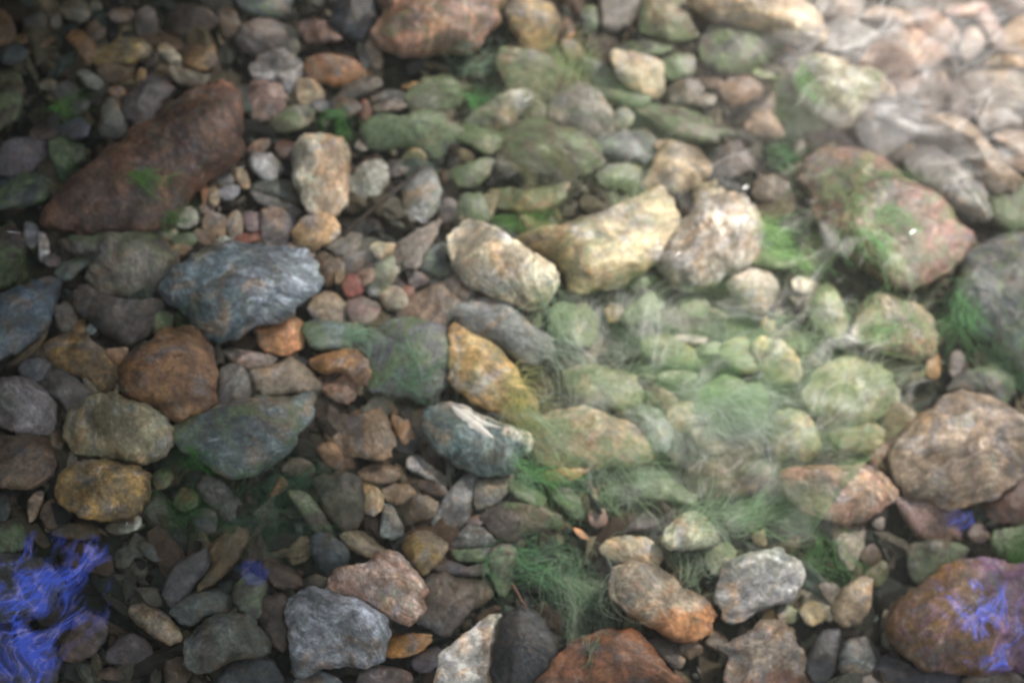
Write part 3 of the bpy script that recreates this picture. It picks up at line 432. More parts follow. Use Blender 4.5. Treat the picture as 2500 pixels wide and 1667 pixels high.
pointed grey slab stone|stone|8c8278|s=.4 g=.5 t=.5 z=.012|957,622 989,579 1066,542 1061,579 1032,633 1014,661 986,651
speckled green-grey wing stone between pointed grey slab stone and blood-red pebble|stone|807a69|m=.6 ac=a8a48e a=.2|900,697 914,661 943,636 986,644 993,661 968,672 954,701 925,719 904,715
dark green-grey smooth stone between pointed grey slab stone and brown finely lined stone|stone|58625f|a=.2|1021,644 1046,611 1082,601 1107,622 1118,658 1089,672 1036,661
brown finely lined stone|stone|8c7662|ac=6a5248 s=1 m=.3 t=.55|979,769 1004,726 1054,697 1114,672 1139,686 1136,726 1111,761 1075,797 1011,783
dark brown rhomb pebble between white cream-veined boulder and brown finely lined stone|pebble|55483e||1143,704 1186,711 1200,726 1157,736
pale tan round pebble between brown finely lined stone and blood-red pebble|pebble|a59680|t=.7|932,722 961,701 989,726 986,751 950,751
tan broad pebble between blood-red pebble and orange two-faced stone|pebble|a08c73||754,761 775,733 811,719 843,740 850,769 829,790 786,783
dark brown drop pebble between orange and cream nugget stone and blood-red pebble|pebble|6e5a48||771,636 786,626 811,633 816,676 800,690 779,676
tan drop pebble between blood-red pebble and orange and cream nugget stone|pebble|8c765a||816,629 836,636 836,679 819,685
blood-red pebble between tan broad pebble and cream leaf-shaped pebble|pebble|a05f55||836,694 857,672 882,690 882,711 854,722
pink-tan knuckle pebble between blood-red pebble and cream leaf-shaped pebble|pebble|aa8c78||871,665 896,644 921,651 911,683 886,697
rosy hazy cobble between blood-red pebble and dark mauve block boulder|cobble|a5877d||850,754 879,729 921,740 921,772 871,790
mauve-grey flat pebble between blood-red pebble and cream leaf-shaped pebble|pebble|736c66||836,640 871,619 904,626 886,647 857,665
pinkish-brown bent pebble between brown finely lined stone and pointed grey slab stone|pebble|827069||961,679 989,665 1029,672 1039,690 996,701
small russet pebble between brown finely lined stone and cream leaf-shaped pebble|pebble|8c6455||980,711 993,701 1007,710 1000,724 986,724
dark mauve block boulder|boulder|646468|a=.25 s=.2 t=.5|896,861 921,811 975,783 1057,790 1089,811 1100,861 1093,919 1064,961 1011,969 943,951 907,940
blue-green shadowed stone between tan broad pebble and orange arched saddle stone|stone|697676|a=.3|746,811 771,786 829,790 896,786 904,826 886,858 821,854 768,854
orange arched saddle stone|stone|966e48|t=.7 z=.012|757,879 789,865 850,858 886,879 896,911 889,944 864,933 836,908 800,911 779,897
pinkish fan stone between orange arched saddle stone and brown-grey furrowed stone|stone|967662||775,926 814,911 850,919 868,951 850,986 800,965
smooth grey tongue boulder|boulder|828682|t=.55 z=.015|1114,769 1129,744 1179,729 1229,744 1279,783 1332,826 1343,861 1314,883 1261,876 1207,836 1143,811
golden ochre boulder between smooth grey tongue boulder and half-white half-slate boulder|boulder|b9965f|ac=c8b078 m=.4 s=.5 a=.1 t=.55 z=.01|1100,847 1111,804 1146,819 1200,833 1239,876 1279,940 1300,969 1314,1015 1279,1029 1207,1001 1136,965 1100,926
white cream-veined boulder between smooth grey tongue boulder and multicoloured tan and green stone|boulder|c8b99b|ac=a8a294 m=.5 s=.8 t=.6 z=.03|1100,594 1111,561 1157,551 1207,565 1261,604 1332,647 1354,676 1350,704 1332,729 1293,747 1225,726 1157,694 1118,658
half-white half-slate boulder between golden ochre boulder and pale grey blade stone|boulder|566a68|ac=b8b0a0 sp=-60 so=.35 m=.15 s=.9 t=.6 z=.02|1032,1015 1061,994 1100,986 1157,1008 1221,1040 1271,1058 1289,1076 1279,1111 1250,1147 1207,1160 1157,1154 1100,1126 1054,1090
brown-grey furrowed stone between dark olive sunken boulder and dark mauve block boulder|stone|806c58|s=.8 m=.4|800,1061 821,1022 871,997 921,997 943,1040 957,1086 939,1126 879,1119 829,1097
rust elongated cobble between brown-grey furrowed stone and half-white half-slate boulder|cobble|825f3e||957,1022 986,1015 1004,1047 1018,1079 1004,1097 979,1076
pale dusty-pink chip pebble between dark mauve block boulder and smooth grey tongue boulder|pebble|9a8a84||1075,811 1100,815 1096,840 1079,844
great olive-cream boulder between grey crystalline boulder and multicoloured tan and green stone|boulder|aa9873|ac=8c8058 m=.5 s=.5 a=.12 t=.5 z=.015|1271,597 1293,572 1371,561 1450,533 1543,497 1593,479 1636,515 1646,558 1629,604 1586,647 1539,679 1486,697 1429,711 1393,701 1386,665 1350,633 1318,622
grey crystalline boulder between pale grey heel cobble and tan wedge boulder|boulder|968c7d|ac=c0b8ac m=.7 s=.6 t=.6 z=.02|1611,626 1629,586 1675,540 1718,497 1771,483 1829,511 1854,565 1846,619 1814,651 1771,672 1729,694 1682,704 1632,679
pale grey heel cobble|cobble|988e7d|t=.65 z=.01|1775,697 1793,665 1836,661 1886,683 1896,704 1882,740 1854,761 1807,733
olive dark-sided stone between honey crystalline cobble and long tan algae-draped stone|stone|827650|a=.35|1761,847 1807,826 1864,829 1843,844 1857,897 1814,911 1771,883
grey mossy twin stone|stone|7d7a64|a=.45|1339,790 1357,747 1404,733 1446,747 1461,790 1443,844 1393,844 1343,822
grey-green ridge stone between long tan algae-draped stone and great olive-cream boulder|stone|737a62|a=.45|1521,783 1543,751 1586,719 1621,726 1639,754 1604,783 1550,790
dark mauve pebble between long tan algae-draped stone and grey crystalline boulder|pebble|695f55||1611,769 1650,754 1679,783 1671,811 1636,797
pale fluffy cobble between grey crystalline boulder and long tan algae-draped stone|cobble|96917d|a=.2|1661,747 1700,729 1729,747 1714,772 1679,769
flat pinkish pebble between long tan algae-draped stone and grey crystalline boulder|pebble|aa9b8c||1639,829 1675,819 1725,822 1714,836 1657,840
long tan algae-draped stone|stone|8c8058|a=.4|1561,854 1614,822 1679,844 1729,861 1729,883 1664,894 1593,883
pale grey-green cobble between long tan algae-draped stone and honey crystalline cobble|cobble|828776|a=.3|1700,851 1729,836 1757,840 1750,865 1714,865
wide tan veiled stone|stone|968c6c|a=.3 s=.4|1379,926 1400,897 1464,897 1529,908 1557,936 1557,983 1507,1001 1432,986 1386,965
dark tobacco pebble between wide tan veiled stone and orange-gold smooth cobble|pebble|6e6248||1393,972 1421,958 1457,979 1436,997 1400,994
mottled tan broad boulder|boulder|a08e6c|ac=88744e m=.7 a=.2 s=.3 t=.5|1307,1069 1339,1022 1400,1001 1457,1004 1504,1026 1550,1040 1586,1076 1596,1111 1521,1133 1414,1140 1325,1133
pale sea-grey round boulder|boulder|969e8e|t=.6|1504,1008 1550,994 1596,1001 1629,1029 1636,1061 1621,1097 1593,1097 1564,1054 1532,1026
flat white pebble between long tan algae-draped stone and green-striped dark boulder|pebble|aaa591||1611,922 1625,908 1682,911 1693,926 1646,936
pinkish tan flat pebble between pale sea-grey round boulder and long tan algae-draped stone|pebble|9b8773||1596,965 1621,954 1654,983 1646,997 1607,994
tan folded cobble between pale sea-grey round boulder and green-striped dark boulder|cobble|968a69|a=.15|1629,1015 1661,986 1707,994 1711,1029 1675,1054 1639,1044
green-striped dark boulder between honey crystalline cobble and mauve-brown craggy boulder|boulder|69735f|a=.55 s=.6|1700,1004 1707,961 1757,926 1829,940 1879,961 1864,1019 1836,1061 1779,1051 1729,1029
grey-tan low broad stone between green-striped dark boulder and mauve-brown craggy boulder|stone|8c8269|a=.2|1689,1065 1729,1044 1807,1054 1861,1079 1875,1104 1807,1119 1718,1104
dark slate chip stone between green-striped dark boulder and yellow-tan hump stone|stone|50525c||1850,961 1889,965 1896,986 1868,1029 1843,1040
ochre small cobble between grey mossy twin stone and long tan algae-draped stone|cobble|968255|a=.15|1482,754 1504,744 1521,761 1507,783 1486,783
dim grey lens pebble between great olive-cream boulder and long tan algae-draped stone|pebble|6e7062|a=.3|1539,686 1561,672 1604,679 1621,697 1586,708 1543,701
brown mossy chip stone between smooth grey tongue boulder and grey mossy twin stone|stone|7d6a4c|a=.3|1264,754 1307,761 1321,797 1296,804 1271,783
small white nub pebble between yellow-green standing stone and pale grey heel cobble|pebble|b9af9b||1932,697 1946,676 1986,679 2000,697 1971,715 1943,711
yellow-green standing stone between mottled round tan boulder and honey crystalline cobble|stone|a0a073|a=.3 t=.6|1979,754 1993,719 2021,697 2043,726 2064,769 2079,804 2057,844 2021,819 1986,786
mottled round tan boulder|boulder|968a70|ac=b8aa90 m=.7 s=.4 a=.15 t=.6 z=.015|2086,811 2107,740 2143,715 2200,719 2239,747 2275,786 2286,822 2271,869 2239,883 2186,872 2121,854 2093,840
honey crystalline cobble between green-striped dark boulder and yellow-green standing stone|cobble|af966e|ac=d0b890 m=.7 t=.6 z=.01|1839,840 1882,836 1918,851 1943,879 1954,915 1932,929 1893,926 1861,897
huge dark slate edge boulder|boulder|565e60|a=.14 s=.3 t=.45|2311,740 2336,676 2357,619 2407,597 2521,601 2521,904 2443,861 2379,811 2329,783
big pink-grey angular boulder|boulder|9e8a76|ac=b8a48e m=.6 s=.6 t=.55 g=.3 z=.02|2207,1076 2229,1040 2279,997 2311,969 2357,961 2400,979 2443,1004 2500,1040 2514,1097 2500,1129 2464,1176 2389,1222 2311,1233 2239,1215 2196,1179 2186,1126
dim grey sunken boulder between big pink-grey angular boulder and huge dark slate edge boulder|boulder|696966|s=.2 a=.15|2318,951 2343,915 2407,901 2461,922 2468,961 2443,997 2404,976 2357,958
orange upright pebble between mottled round tan boulder and big pink-grey angular boulder|pebble|a58255||2261,886 2279,861 2296,876 2289,919 2264,919
grey-pink upright pebble between huge dark slate edge boulder and big pink-grey angular boulder|pebble|8c7d70||2318,890 2329,858 2354,869 2350,901 2325,919
pale green-tan veiled boulder|boulder|afaa87|a=.25 s=.4 t=.5|1971,969 2000,897 2071,883 2143,904 2179,961 2171,997 2121,1033 2050,1040 2000,1015
tan cheek cobble between big pink-grey angular boulder and pale green-tan veiled boulder|cobble|a08769|t=.6|2157,1008 2193,997 2229,1029 2225,1065 2196,1094 2157,1097
yellow-tan hump stone between long pink-tan boulder and green-striped dark boulder|stone|968a64|a=.25|1875,1047 1896,1015 1936,1008 1964,1022 1986,1051 2000,1090 1961,1126 1900,1133 1879,1097
olive-tan knobbly stone between huge pink-brown mossy boulder and pale grey heel cobble|stone|878058|a=.35|1957,604 1971,569 2021,572 2043,619 2021,658 1979,661 1957,633
flat sage slab stone between pale grey heel cobble and huge pink-brown mossy boulder|stone|7d8c69|a=.5|1825,633 1864,611 1918,626 1936,647 1907,661 1854,651
small tan wisp pebble between honey crystalline cobble and pale grey heel cobble|pebble|96825a|a=.2|1861,790 1875,769 1889,790 1886,811 1868,811
dull tan ring cobble between pale green-tan veiled boulder and long pink-tan boulder|cobble|96865e|a=.2|2029,1058 2071,1040 2136,1040 2150,1076 2121,1104 2057,1101
brown sunk wedge stone between mottled round tan boulder and big pink-grey angular boulder|stone|7a7058|a=.3|2157,890 2207,883 2254,894 2264,922 2211,936 2171,929
ochre-speckled oval boulder below the yellow-grey bun boulder|boulder|69583c|ac=9a7840 m=.7 s=.3 t=.6 z=.015|143,1178 157,1153 193,1132 250,1128 314,1139 354,1161 362,1200 343,1239 304,1264 250,1271 200,1257 161,1232 143,1207
pale fin-shaped stone below the ochre-speckled oval boulder|stone|585442|ac=9aa094 sp=0 so=.4|264,1286 307,1264 339,1264 332,1289 293,1302
small tan upright sliver pebble below the brown rounded edge boulder|pebble|736250||71,1225 93,1200 104,1207 96,1243 75,1271
small tan peg pebble between ochre-speckled oval boulder and brown rounded edge boulder|pebble|5c5448||164,1132 171,1107 193,1103 189,1132 175,1146
dark grey edge cobble below the brown rounded edge boulder|cobble|323836||-14,1211 18,1218 21,1257 -14,1286
brown dim cobble beside the ochre-speckled oval boulder|cobble|3e3226||104,1250 125,1225 154,1232 168,1268 143,1293 107,1278
dark amber low stone below the ochre-speckled oval boulder|stone|423620||136,1293 200,1278 236,1300 214,1314 150,1311
small brown nut pebble between ochre-speckled oval boulder and long slate-green boulder|pebble|524432|a=.2|375,1164 396,1143 418,1153 414,1182 386,1193
mauve-grey slanted stone between long slate-green boulder and long dull tan stone|stone|504c4a||489,1200 507,1171 546,1186 579,1218 596,1250 571,1271 536,1257 507,1228
long dull tan stone|stone|4e402a|s=.3|511,1339 554,1296 593,1282 604,1307 589,1350 557,1393 518,1425 493,1439 486,1428 521,1378
dark crumpled mauve stone between long dull tan stone and cream and brown oblong cobble|stone|3e3c3c|s=.5|400,1443 418,1396 475,1350 507,1343 511,1382 475,1428 436,1478 407,1468
grey-green crusty stone between dark half-dome boulder and long dull tan stone|stone|464c48|m=.4 s=.4|421,1493 457,1461 511,1436 554,1443 568,1468 550,1493 507,1503 475,1528 439,1525
cream and brown oblong cobble|cobble|695846|ac=9a846a m=.7 s=.6 t=.6|321,1493 343,1471 375,1478 411,1507 436,1539 436,1568 407,1571 371,1550 336,1521
dark half-dome boulder between cream and brown oblong cobble and silvery speckled grey boulder|boulder|4e5048|s=.4 t=.55 z=.01|454,1582 479,1543 514,1511 571,1498 614,1511 643,1550 657,1586 629,1603 571,1607 529,1632 496,1643 457,1625
dim mauve bulge stone between brown blue-glinted boulder and grey-green crusty stone|stone|3c3636|s=.3|264,1607 286,1568 329,1553 364,1575 371,1607 339,1621 293,1621
brown blue-glinted boulder beside the cream and brown oblong cobble|boulder|55463e|m=.4 s=.4|154,1571 179,1532 200,1496 232,1503 257,1528 246,1578 200,1607 150,1607
dark slate bottom boulder below the dark half-dome boulder|boulder|34383a||536,1678 564,1625 607,1607 661,1614 679,1678
olive-grey sunken stone between long dull tan stone and silvery speckled grey boulder|stone|4b4a42|a=.15|571,1464 586,1418 629,1386 654,1411 643,1464 629,1507 596,1493
dark grey chip cobble between ochre-speckled oval boulder and cream and brown oblong cobble|cobble|3c403c||339,1328 371,1325 389,1364 364,1364
dark brown chip cobble between grey-green crusty stone and brown blue-glinted boulder|cobble|3c382e||339,1443 379,1436 396,1468 371,1478
blue-black small cobble between long dull tan stone and long slate-green boulder|cobble|3a3e40||475,1268 496,1246 525,1261 521,1293 493,1296
mossy ochre cobble between long slate-green boulder and ochre-speckled oval boulder|cobble|554626|a=.4|429,1218 446,1194 475,1203 479,1232 454,1246 432,1236
mossy black edge stone below the brown rounded edge boulder|stone|2e2e22|a=.4|-14,1286 46,1268 64,1307 43,1343 -14,1350
dull rust flat stone below the brown blue-glinted boulder|stone|46372d||243,1643 271,1630 300,1639 293,1657 257,1657
dark corner boulder beside the brown blue-glinted boulder|boulder|303030|m=.3|-14,1571 64,1557 129,1582 143,1636 107,1678 -14,1678
dark lead-grey hidden stone beside the brown blue-glinted boulder|stone|3a3c3c|m=.3|-14,1378 57,1357 121,1378 150,1428 129,1478 54,1507 -14,1500
umber hidden cobble beside the dark half-dome boulder|cobble|3c3026||407,1614 443,1607 464,1636 450,1664 407,1664
pink quartz-banded boulder between silvery speckled grey boulder and mustard yellow cobble|boulder|91705f|ac=b8a090 m=.7 s=.8 t=.6 z=.02|804,1421 836,1389 896,1378 921,1357 957,1353 993,1375 1018,1407 1036,1446 1025,1493 993,1518 961,1511 914,1486 857,1453 814,1443
silvery speckled grey boulder|boulder|696c6e|ac=989aa0 m=.8 s=.7 t=.55 z=.015|707,1486 721,1457 754,1443 800,1450 857,1464 896,1486 929,1514 943,1564 932,1600 929,1614 850,1628 800,1625 750,1643 721,1621 714,1564
grey bottom ledge stone below the silvery speckled grey boulder|stone|5a5f62|s=.4|718,1625 764,1632 814,1657 821,1678 729,1678
orange block cobble between silvery speckled grey boulder and broad brown slab boulder|cobble|966937|m=.4 ac=b88448 g=.4|943,1568 957,1550 1018,1550 1046,1561 1029,1589 979,1603 943,1596
broad brown slab boulder|boulder|584c42|ac=4a4440 sp=90 so=.2 s=.3 t=.4 g=.3|1021,1493 1039,1428 1071,1403 1136,1407 1186,1411 1204,1428 1186,1461 1150,1493 1100,1543 1075,1550 1036,1528 1011,1514
mustard yellow cobble between pink quartz-banded boulder and long grey flat stone|cobble|917641|ac=6e6250 sp=-50 so=.3 m=.4 t=.65 z=.008|986,1336 996,1314 1036,1300 1075,1318 1086,1343 1068,1371 1039,1400 1018,1393 1000,1364
dark slate round cobble|cobble|3e4648|t=.7|761,1328 771,1307 807,1311 836,1336 850,1361 829,1393 800,1403 775,1378
tan oval cobble between dark slate round cobble and blue-grey upright cobble|cobble|736854|m=.3 t=.6|836,1311 857,1296 893,1300 921,1321 943,1353 914,1364 879,1353 850,1336
blue-grey upright cobble between cream and grey upright cobble and mustard yellow cobble|cobble|6c7370|s=.9 t=.7|929,1293 936,1250 943,1221 964,1225 975,1261 982,1300 961,1314 932,1311
cream and grey upright cobble|cobble|968462|ac=7a746a m=.5|875,1175 904,1182 932,1207 932,1232 914,1257 889,1246 886,1207
dark olive sunken boulder|boulder|444236|t=.45|768,1175 800,1161 857,1161 882,1189 886,1250 871,1282 836,1286 804,1257 782,1221
dark narrow strip stone between dark slate round cobble and long slate-green boulder|stone|4e483e|a=.15|711,1214 743,1207 779,1243 804,1278 818,1307 786,1307 750,1275 725,1243
brown lozenge cobble between cream and grey upright cobble and brown-grey furrowed stone|cobble|76624e||875,1157 914,1136 957,1139 975,1161 957,1178 914,1178
mottled brown cobble between long grey flat stone and blue-grey upright cobble|cobble|706250|m=.5|982,1243 996,1218 1029,1211 1064,1232 1068,1257 1029,1268 996,1261
warm brown knob cobble between blue-grey upright cobble and pale grey blade stone|cobble|7d6952||936,1200 964,1182 1000,1189 1011,1211 982,1228 957,1225
pale grey blade stone|stone|8c8478|s=.6 g=.5|993,1132 1014,1114 1057,1139 1093,1171 1086,1186 1043,1168 1004,1150
dark brown blade edge stone between pale grey blade stone and long grey flat stone|stone|52443a||989,1161 1029,1171 1082,1193 1075,1211 1029,1196
long grey flat stone|stone|70706c|g=.3 t=.45|1057,1286 1082,1225 1111,1189 1143,1164 1171,1175 1157,1214 1146,1261 1114,1293 1093,1307
pale tongue-shaped stone between long grey flat stone and orange-gold smooth cobble|stone|878270|z=.004|1164,1182 1200,1171 1250,1153 1239,1196 1211,1225 1164,1239
dark pebble with white scratch between long grey flat stone and olive-grey upright stone|scratch|5c5c58|ac=b0b0ae m=.3 s=.8|1100,1328 1125,1300 1157,1286 1193,1311 1204,1328 1157,1336 1114,1336
blackish green low cobble between olive-grey upright stone and long grey flat stone|cobble|3c423c|a=.2|1107,1346 1157,1341 1196,1339 1186,1364 1150,1371 1118,1364
olive-grey upright stone between ink-dark shadowed boulder and long grey flat stone|stone|555246|s=.4 a=.15|1193,1364 1214,1339 1243,1336 1261,1364 1257,1403 1236,1443 1211,1428
white-frosted brown boulder between black dome boulder and orange block cobble|boulder|96826e|ac=c4bcb0 sp=180 so=-.2 m=.6 s=.6|1068,1643 1079,1593 1125,1561 1168,1525 1200,1507 1221,1507 1214,1553 1204,1607 1207,1686 1079,1686
dark chocolate stone between olive-grey upright stone and half-white half-slate boulder|stone|504640|a=.1|1179,1264 1229,1236 1279,1257 1279,1300 1236,1318 1200,1300
small pink knob pebble between long grey flat stone and olive-grey upright stone|pebble|735c50||1143,1275 1157,1257 1175,1261 1168,1282
mauve-brown bottom stone between silvery speckled grey boulder and white-frosted brown boulder|stone|69554e|s=.4|886,1643 939,1628 993,1639 1011,1678 886,1678
dark khaki cobble between silvery speckled grey boulder and dark slate round cobble|cobble|484032||743,1418 771,1407 800,1421 793,1446 754,1443
tan crumb cobble between long slate-green boulder and dark olive sunken boulder|cobble|70624e||696,1153 711,1125 743,1125 764,1143 750,1161
small orange wedge pebble between long slate-green boulder and dark olive sunken boulder|pebble|8c6444||666,1203 686,1171 698,1184 686,1201
dark red-brown flat stone between dark slate round cobble and long dull tan stone|stone|46372e||646,1378 700,1382 736,1411 725,1436 668,1428
dull mauve flat stone between mustard yellow cobble and olive-grey upright stone|stone|554b46||1061,1378 1100,1371 1150,1389 1186,1378 1186,1400 1136,1403 1079,1396
orange-brown cap cobble between brown-grey furrowed stone and dark olive sunken boulder|cobble|826448||779,1107 800,1089 843,1100 864,1132 843,1146 811,1139
dim umber low boulder between silvery speckled grey boulder and dark half-dome boulder|boulder|3a302a||639,1464 696,1464 704,1536 693,1582 657,1564 632,1511
dark mauve gap cobble between orange block cobble and white-frosted brown boulder|cobble|4a4248||1014,1600 1064,1582 1071,1614 1050,1636 1018,1632
black dome boulder between white-frosted brown boulder and ink-dark shadowed boulder|boulder|37383a|s=.4 m=.3 t=.6 z=.015|1207,1600 1221,1528 1254,1493 1293,1496 1336,1532 1354,1571 1350,1621 1325,1678 1221,1678
ink-dark shadowed boulder between black dome boulder and grey boulder with orange foot|boulder|20222a|t=.3 z=-.02|1264,1428 1307,1428 1354,1453 1400,1478 1421,1507 1407,1553 1368,1582 1339,1536 1296,1489
rust-red bottom boulder between grey boulder with orange foot and black dome boulder|boulder|6e4630|ac=8a5a3a m=.6 s=.4 t=.55 z=.015|1343,1678 1354,1625 1389,1578 1436,1553 1493,1539 1543,1539 1575,1564 1607,1607 1650,1650 1661,1678
grey boulder with orange foot|foot|918470|ac=a5734b sp=70 so=.3 m=.5 s=.6 t=.6 z=.02|1482,1439 1504,1403 1539,1382 1586,1389 1639,1411 1664,1439 1711,1446 1736,1468 1732,1511 1725,1539 1696,1557 1654,1557 1611,1539 1557,1511 1507,1478 1482,1461
cream cracked block stone|stone|aa9b7d|m=.4 ac=c8bc9c s=.4 t=.6 z=.015|1468,1346 1489,1321 1543,1311 1586,1318 1611,1339 1611,1371 1571,1382 1521,1375 1482,1364
pale lime-white wedge stone|stone|c3c3a5|t=.65 z=.025|1616,1318 1639,1282 1675,1257 1704,1250 1729,1268 1754,1307 1732,1328 1689,1336 1639,1344 1621,1336
lilac-grey fan boulder between grey-tan boulder with rusty base and pale lime-white wedge stone|boulder|a5a29b|ac=8c8c92 m=.4 s=.8 t=.55 z=.015|1754,1450 1761,1403 1800,1364 1857,1350 1907,1350 1936,1378 1957,1403 1936,1450 1900,1471 1857,1486 1807,1511 1771,1503
hazy tan shoulder stone between lilac-grey fan boulder and pale lime-white wedge stone|stone|a09678|a=.2|1729,1353 1771,1321 1796,1343 1786,1371 1750,1403 1729,1386
mauve-brown craggy boulder between green-striped dark boulder and pale lime-white wedge stone|boulder|706458|m=.4 s=.4 g=.3|1679,1168 1707,1128 1757,1114 1807,1114 1861,1136 1875,1161 1850,1189 1811,1214 1764,1218 1729,1225 1696,1196
orange-gold smooth cobble between mottled tan broad boulder and half-white half-slate boulder|cobble|a58250|t=.6|1314,1136 1336,1114 1379,1107 1421,1139 1429,1153 1400,1171 1354,1175 1321,1161
tiny pink ring pebble|pebble|967869||1438,1261 1450,1244 1475,1250 1477,1275 1454,1284
bright orange fleck pebble between tiny pink ring pebble and ink-dark shadowed boulder|pebble|be7d4b||1404,1293 1421,1296 1434,1314 1414,1309
brown-green shelf stone between olive-grey upright stone and orange-gold smooth cobble|stone|5f5544|a=.3|1200,1264 1236,1232 1296,1239 1354,1261 1361,1286 1300,1300 1229,1300
dark green split stone between orange-gold smooth cobble and tiny pink ring pebble|stone|5f645a|a=.3|1350,1214 1386,1196 1429,1243 1414,1264 1379,1246
olive-tan chip cobble between tiny pink ring pebble and mottled tan broad boulder|cobble|786950|a=.15|1404,1207 1446,1196 1457,1228 1429,1243
dark mauve hollow stone between tiny pink ring pebble and pale lime-white wedge stone|stone|4b4444|z=-.005|1504,1275 1521,1250 1586,1246 1604,1268 1579,1296 1521,1300
grey-pink algae-combed stone between pale lime-white wedge stone and pale sea-grey round boulder|stone|7d8070|a=.4 s=.5|1561,1168 1593,1146 1629,1157 1661,1189 1693,1214 1675,1236 1621,1225 1579,1214
dark maroon low cobble between rust-red bottom boulder and grey-tan boulder with rusty base|cobble|554b46||1582,1568 1629,1561 1661,1586 1646,1621 1611,1600
rusty round pebble between grey boulder with orange foot and grey-tan boulder with rusty base|pebble|695846||1661,1582 1689,1561 1711,1586 1686,1603
tiny white-flecked pebble between rust-red bottom boulder and grey-tan boulder with rusty base|pebble|787873|m=.6 ac=b8b8b4|1639,1612 1654,1600 1668,1611 1661,1627 1643,1625
dark brown gap cobble between grey-tan boulder with rusty base and grey boulder with orange foot|cobble|5a4e40||1736,1543 1757,1536 1779,1575 1757,1589 1725,1571
algae-webbed grey cobble between orange-gold smooth cobble and long grey flat stone|cobble|6e7862|a=.5|1246,1175 1293,1189 1336,1214 1343,1243 1300,1236 1250,1211
grey-tan boulder with rusty base|base|8c8070|ac=7d5a48 sp=80 so=.35 m=.5 s=.5 t=.55 z=.015|1800,1568 1846,1528 1896,1518 1932,1546 1964,1589 1971,1636 1993,1678 1793,1678 1768,1643 1779,1607 1750,1589
small orange knob pebble between lilac-grey fan boulder and grey-tan boulder with rusty base|pebble|a5824b||1864,1503 1877,1491 1893,1500 1891,1514 1871,1517
long pink-tan boulder between white upright stump stone and yellow-tan hump stone|boulder|a58c76|ac=b88a78 m=.6 s=.5 t=.6 z=.02|1911,1168 1921,1148 1986,1146 2050,1143 2111,1143 2150,1164 2179,1193 2182,1221 2143,1239 2107,1264 2071,1275 2029,1268 1986,1250 1946,1232
rosy oval boulder with lilac end|end|967866|ac=9a82a0 sp=-15 so=.55 m=.3 t=.6|2221,1286 2189,1250 2193,1225 2264,1232 2336,1243 2364,1261 2357,1296 2329,1318 2282,1325 2239,1311
small pink-grey cobble between big brown lower boulder and big pink-grey angular boulder|cobble|82736c||2364,1296 2386,1278 2414,1296 2404,1321 2371,1318
dark grey-green dome stone between rosy oval boulder with lilac end and big brown lower boulder|stone|5c5f52|a=.2|2218,1353 2246,1328 2318,1328 2361,1343 2336,1371 2275,1411 2236,1411
big brown lower boulder|boulder|7c5c3a|ac=80607a sp=-10 so=.35 m=.5 s=.5 t=.55 z=.02|2171,1528 2196,1471 2229,1439 2275,1407 2336,1375 2400,1371 2461,1386 2514,1407 2514,1607 2443,1643 2336,1643 2246,1625 2186,1582
white upright stump stone|stone|a09182|s=.5|2032,1282 2050,1275 2107,1282 2107,1328 2096,1357 2075,1386 2050,1353 2036,1318
small pale post pebble between long pink-tan boulder and rosy oval boulder with lilac end|pebble|7d7369||2132,1278 2143,1250 2164,1246 2154,1286
cream mottled knobbly cobble|cobble|aa9476|ac=5a5046 m=.6 t=.65|2036,1486 2050,1450 2071,1428 2114,1414 2121,1443 2118,1486 2100,1514 2079,1525 2050,1514
grey-beige side cobble between cream mottled knobbly cobble and lilac-grey fan boulder|cobble|827669||2000,1436 2036,1428 2055,1453 2036,1475
dark slate-blue boulder between long pink-tan boulder and lilac-grey fan boulder|boulder|4b4b4b||1875,1278 1893,1257 1932,1257 1954,1278 1939,1307 1893,1311
small yellow-tan pebble between lilac-grey fan boulder and mauve-brown craggy boulder|pebble|a0916e||1839,1307 1861,1300 1868,1328 1846,1325
dark striped ball stone|stone|555a58|s=1 m=.5 ac=7a8280 t=.75|2050,1614 2061,1575 2093,1561 2129,1571 2143,1607 2132,1639 2093,1653 2061,1643
reddish edge boulder touching the big pink-grey angular boulder|boulder|735244|m=.3|2400,1225 2443,1189 2514,1143 2514,1261 2436,1275
tan soft cobble between cream mottled knobbly cobble and grey-tan boulder with rusty base|cobble|877855||1954,1493 1979,1471 2014,1482 2011,1511 1979,1525 1961,1514
grey-green soft pebble between lilac-grey fan boulder and cream mottled knobbly cobble|pebble|787358|a=.2|1900,1496 1925,1482 1950,1493 1936,1518 1907,1514
grey-tan bottom edge stone below the big brown lower boulder|stone|6e645a||2357,1657 2407,1636 2479,1643 2514,1678 2357,1678
dark chestnut cobble between white upright stump stone and rosy oval boulder with lilac end|cobble|554437||2104,1350 2129,1332 2150,1353 2132,1378 2107,1371
olive mossy pebble between white upright stump stone and big brown lower boulder|pebble|5f5a3a|a=.3|2114,1400 2154,1375 2164,1403 2143,1428
brown twin-lobed pebble between lilac-grey fan boulder and long pink-tan boulder|pebble|6e5a46||1904,1321 1939,1311 1950,1332 1921,1350
tan-brown neck cobble between long pink-tan boulder and big pink-grey angular boulder|cobble|96765c||2121,1121 2143,1086 2171,1096 2168,1136 2150,1157 2132,1139
dark gap boulder between dark striped ball stone and grey-tan boulder with rusty base|boulder|3a3a3c||1971,1607 2000,1553 2043,1536 2050,1571 2032,1643 1986,1664
dim indigo low boulder between big brown lower boulder and dark striped ball stone|boulder|3c3a44||2143,1614 2186,1600 2246,1636 2336,1653 2318,1678 2150,1678
grey-brown foot cobble between grey-tan boulder with rusty base and big brown lower boulder|cobble|6a5c50||2050,1657 2096,1657 2139,1646 2143,1678 2050,1678
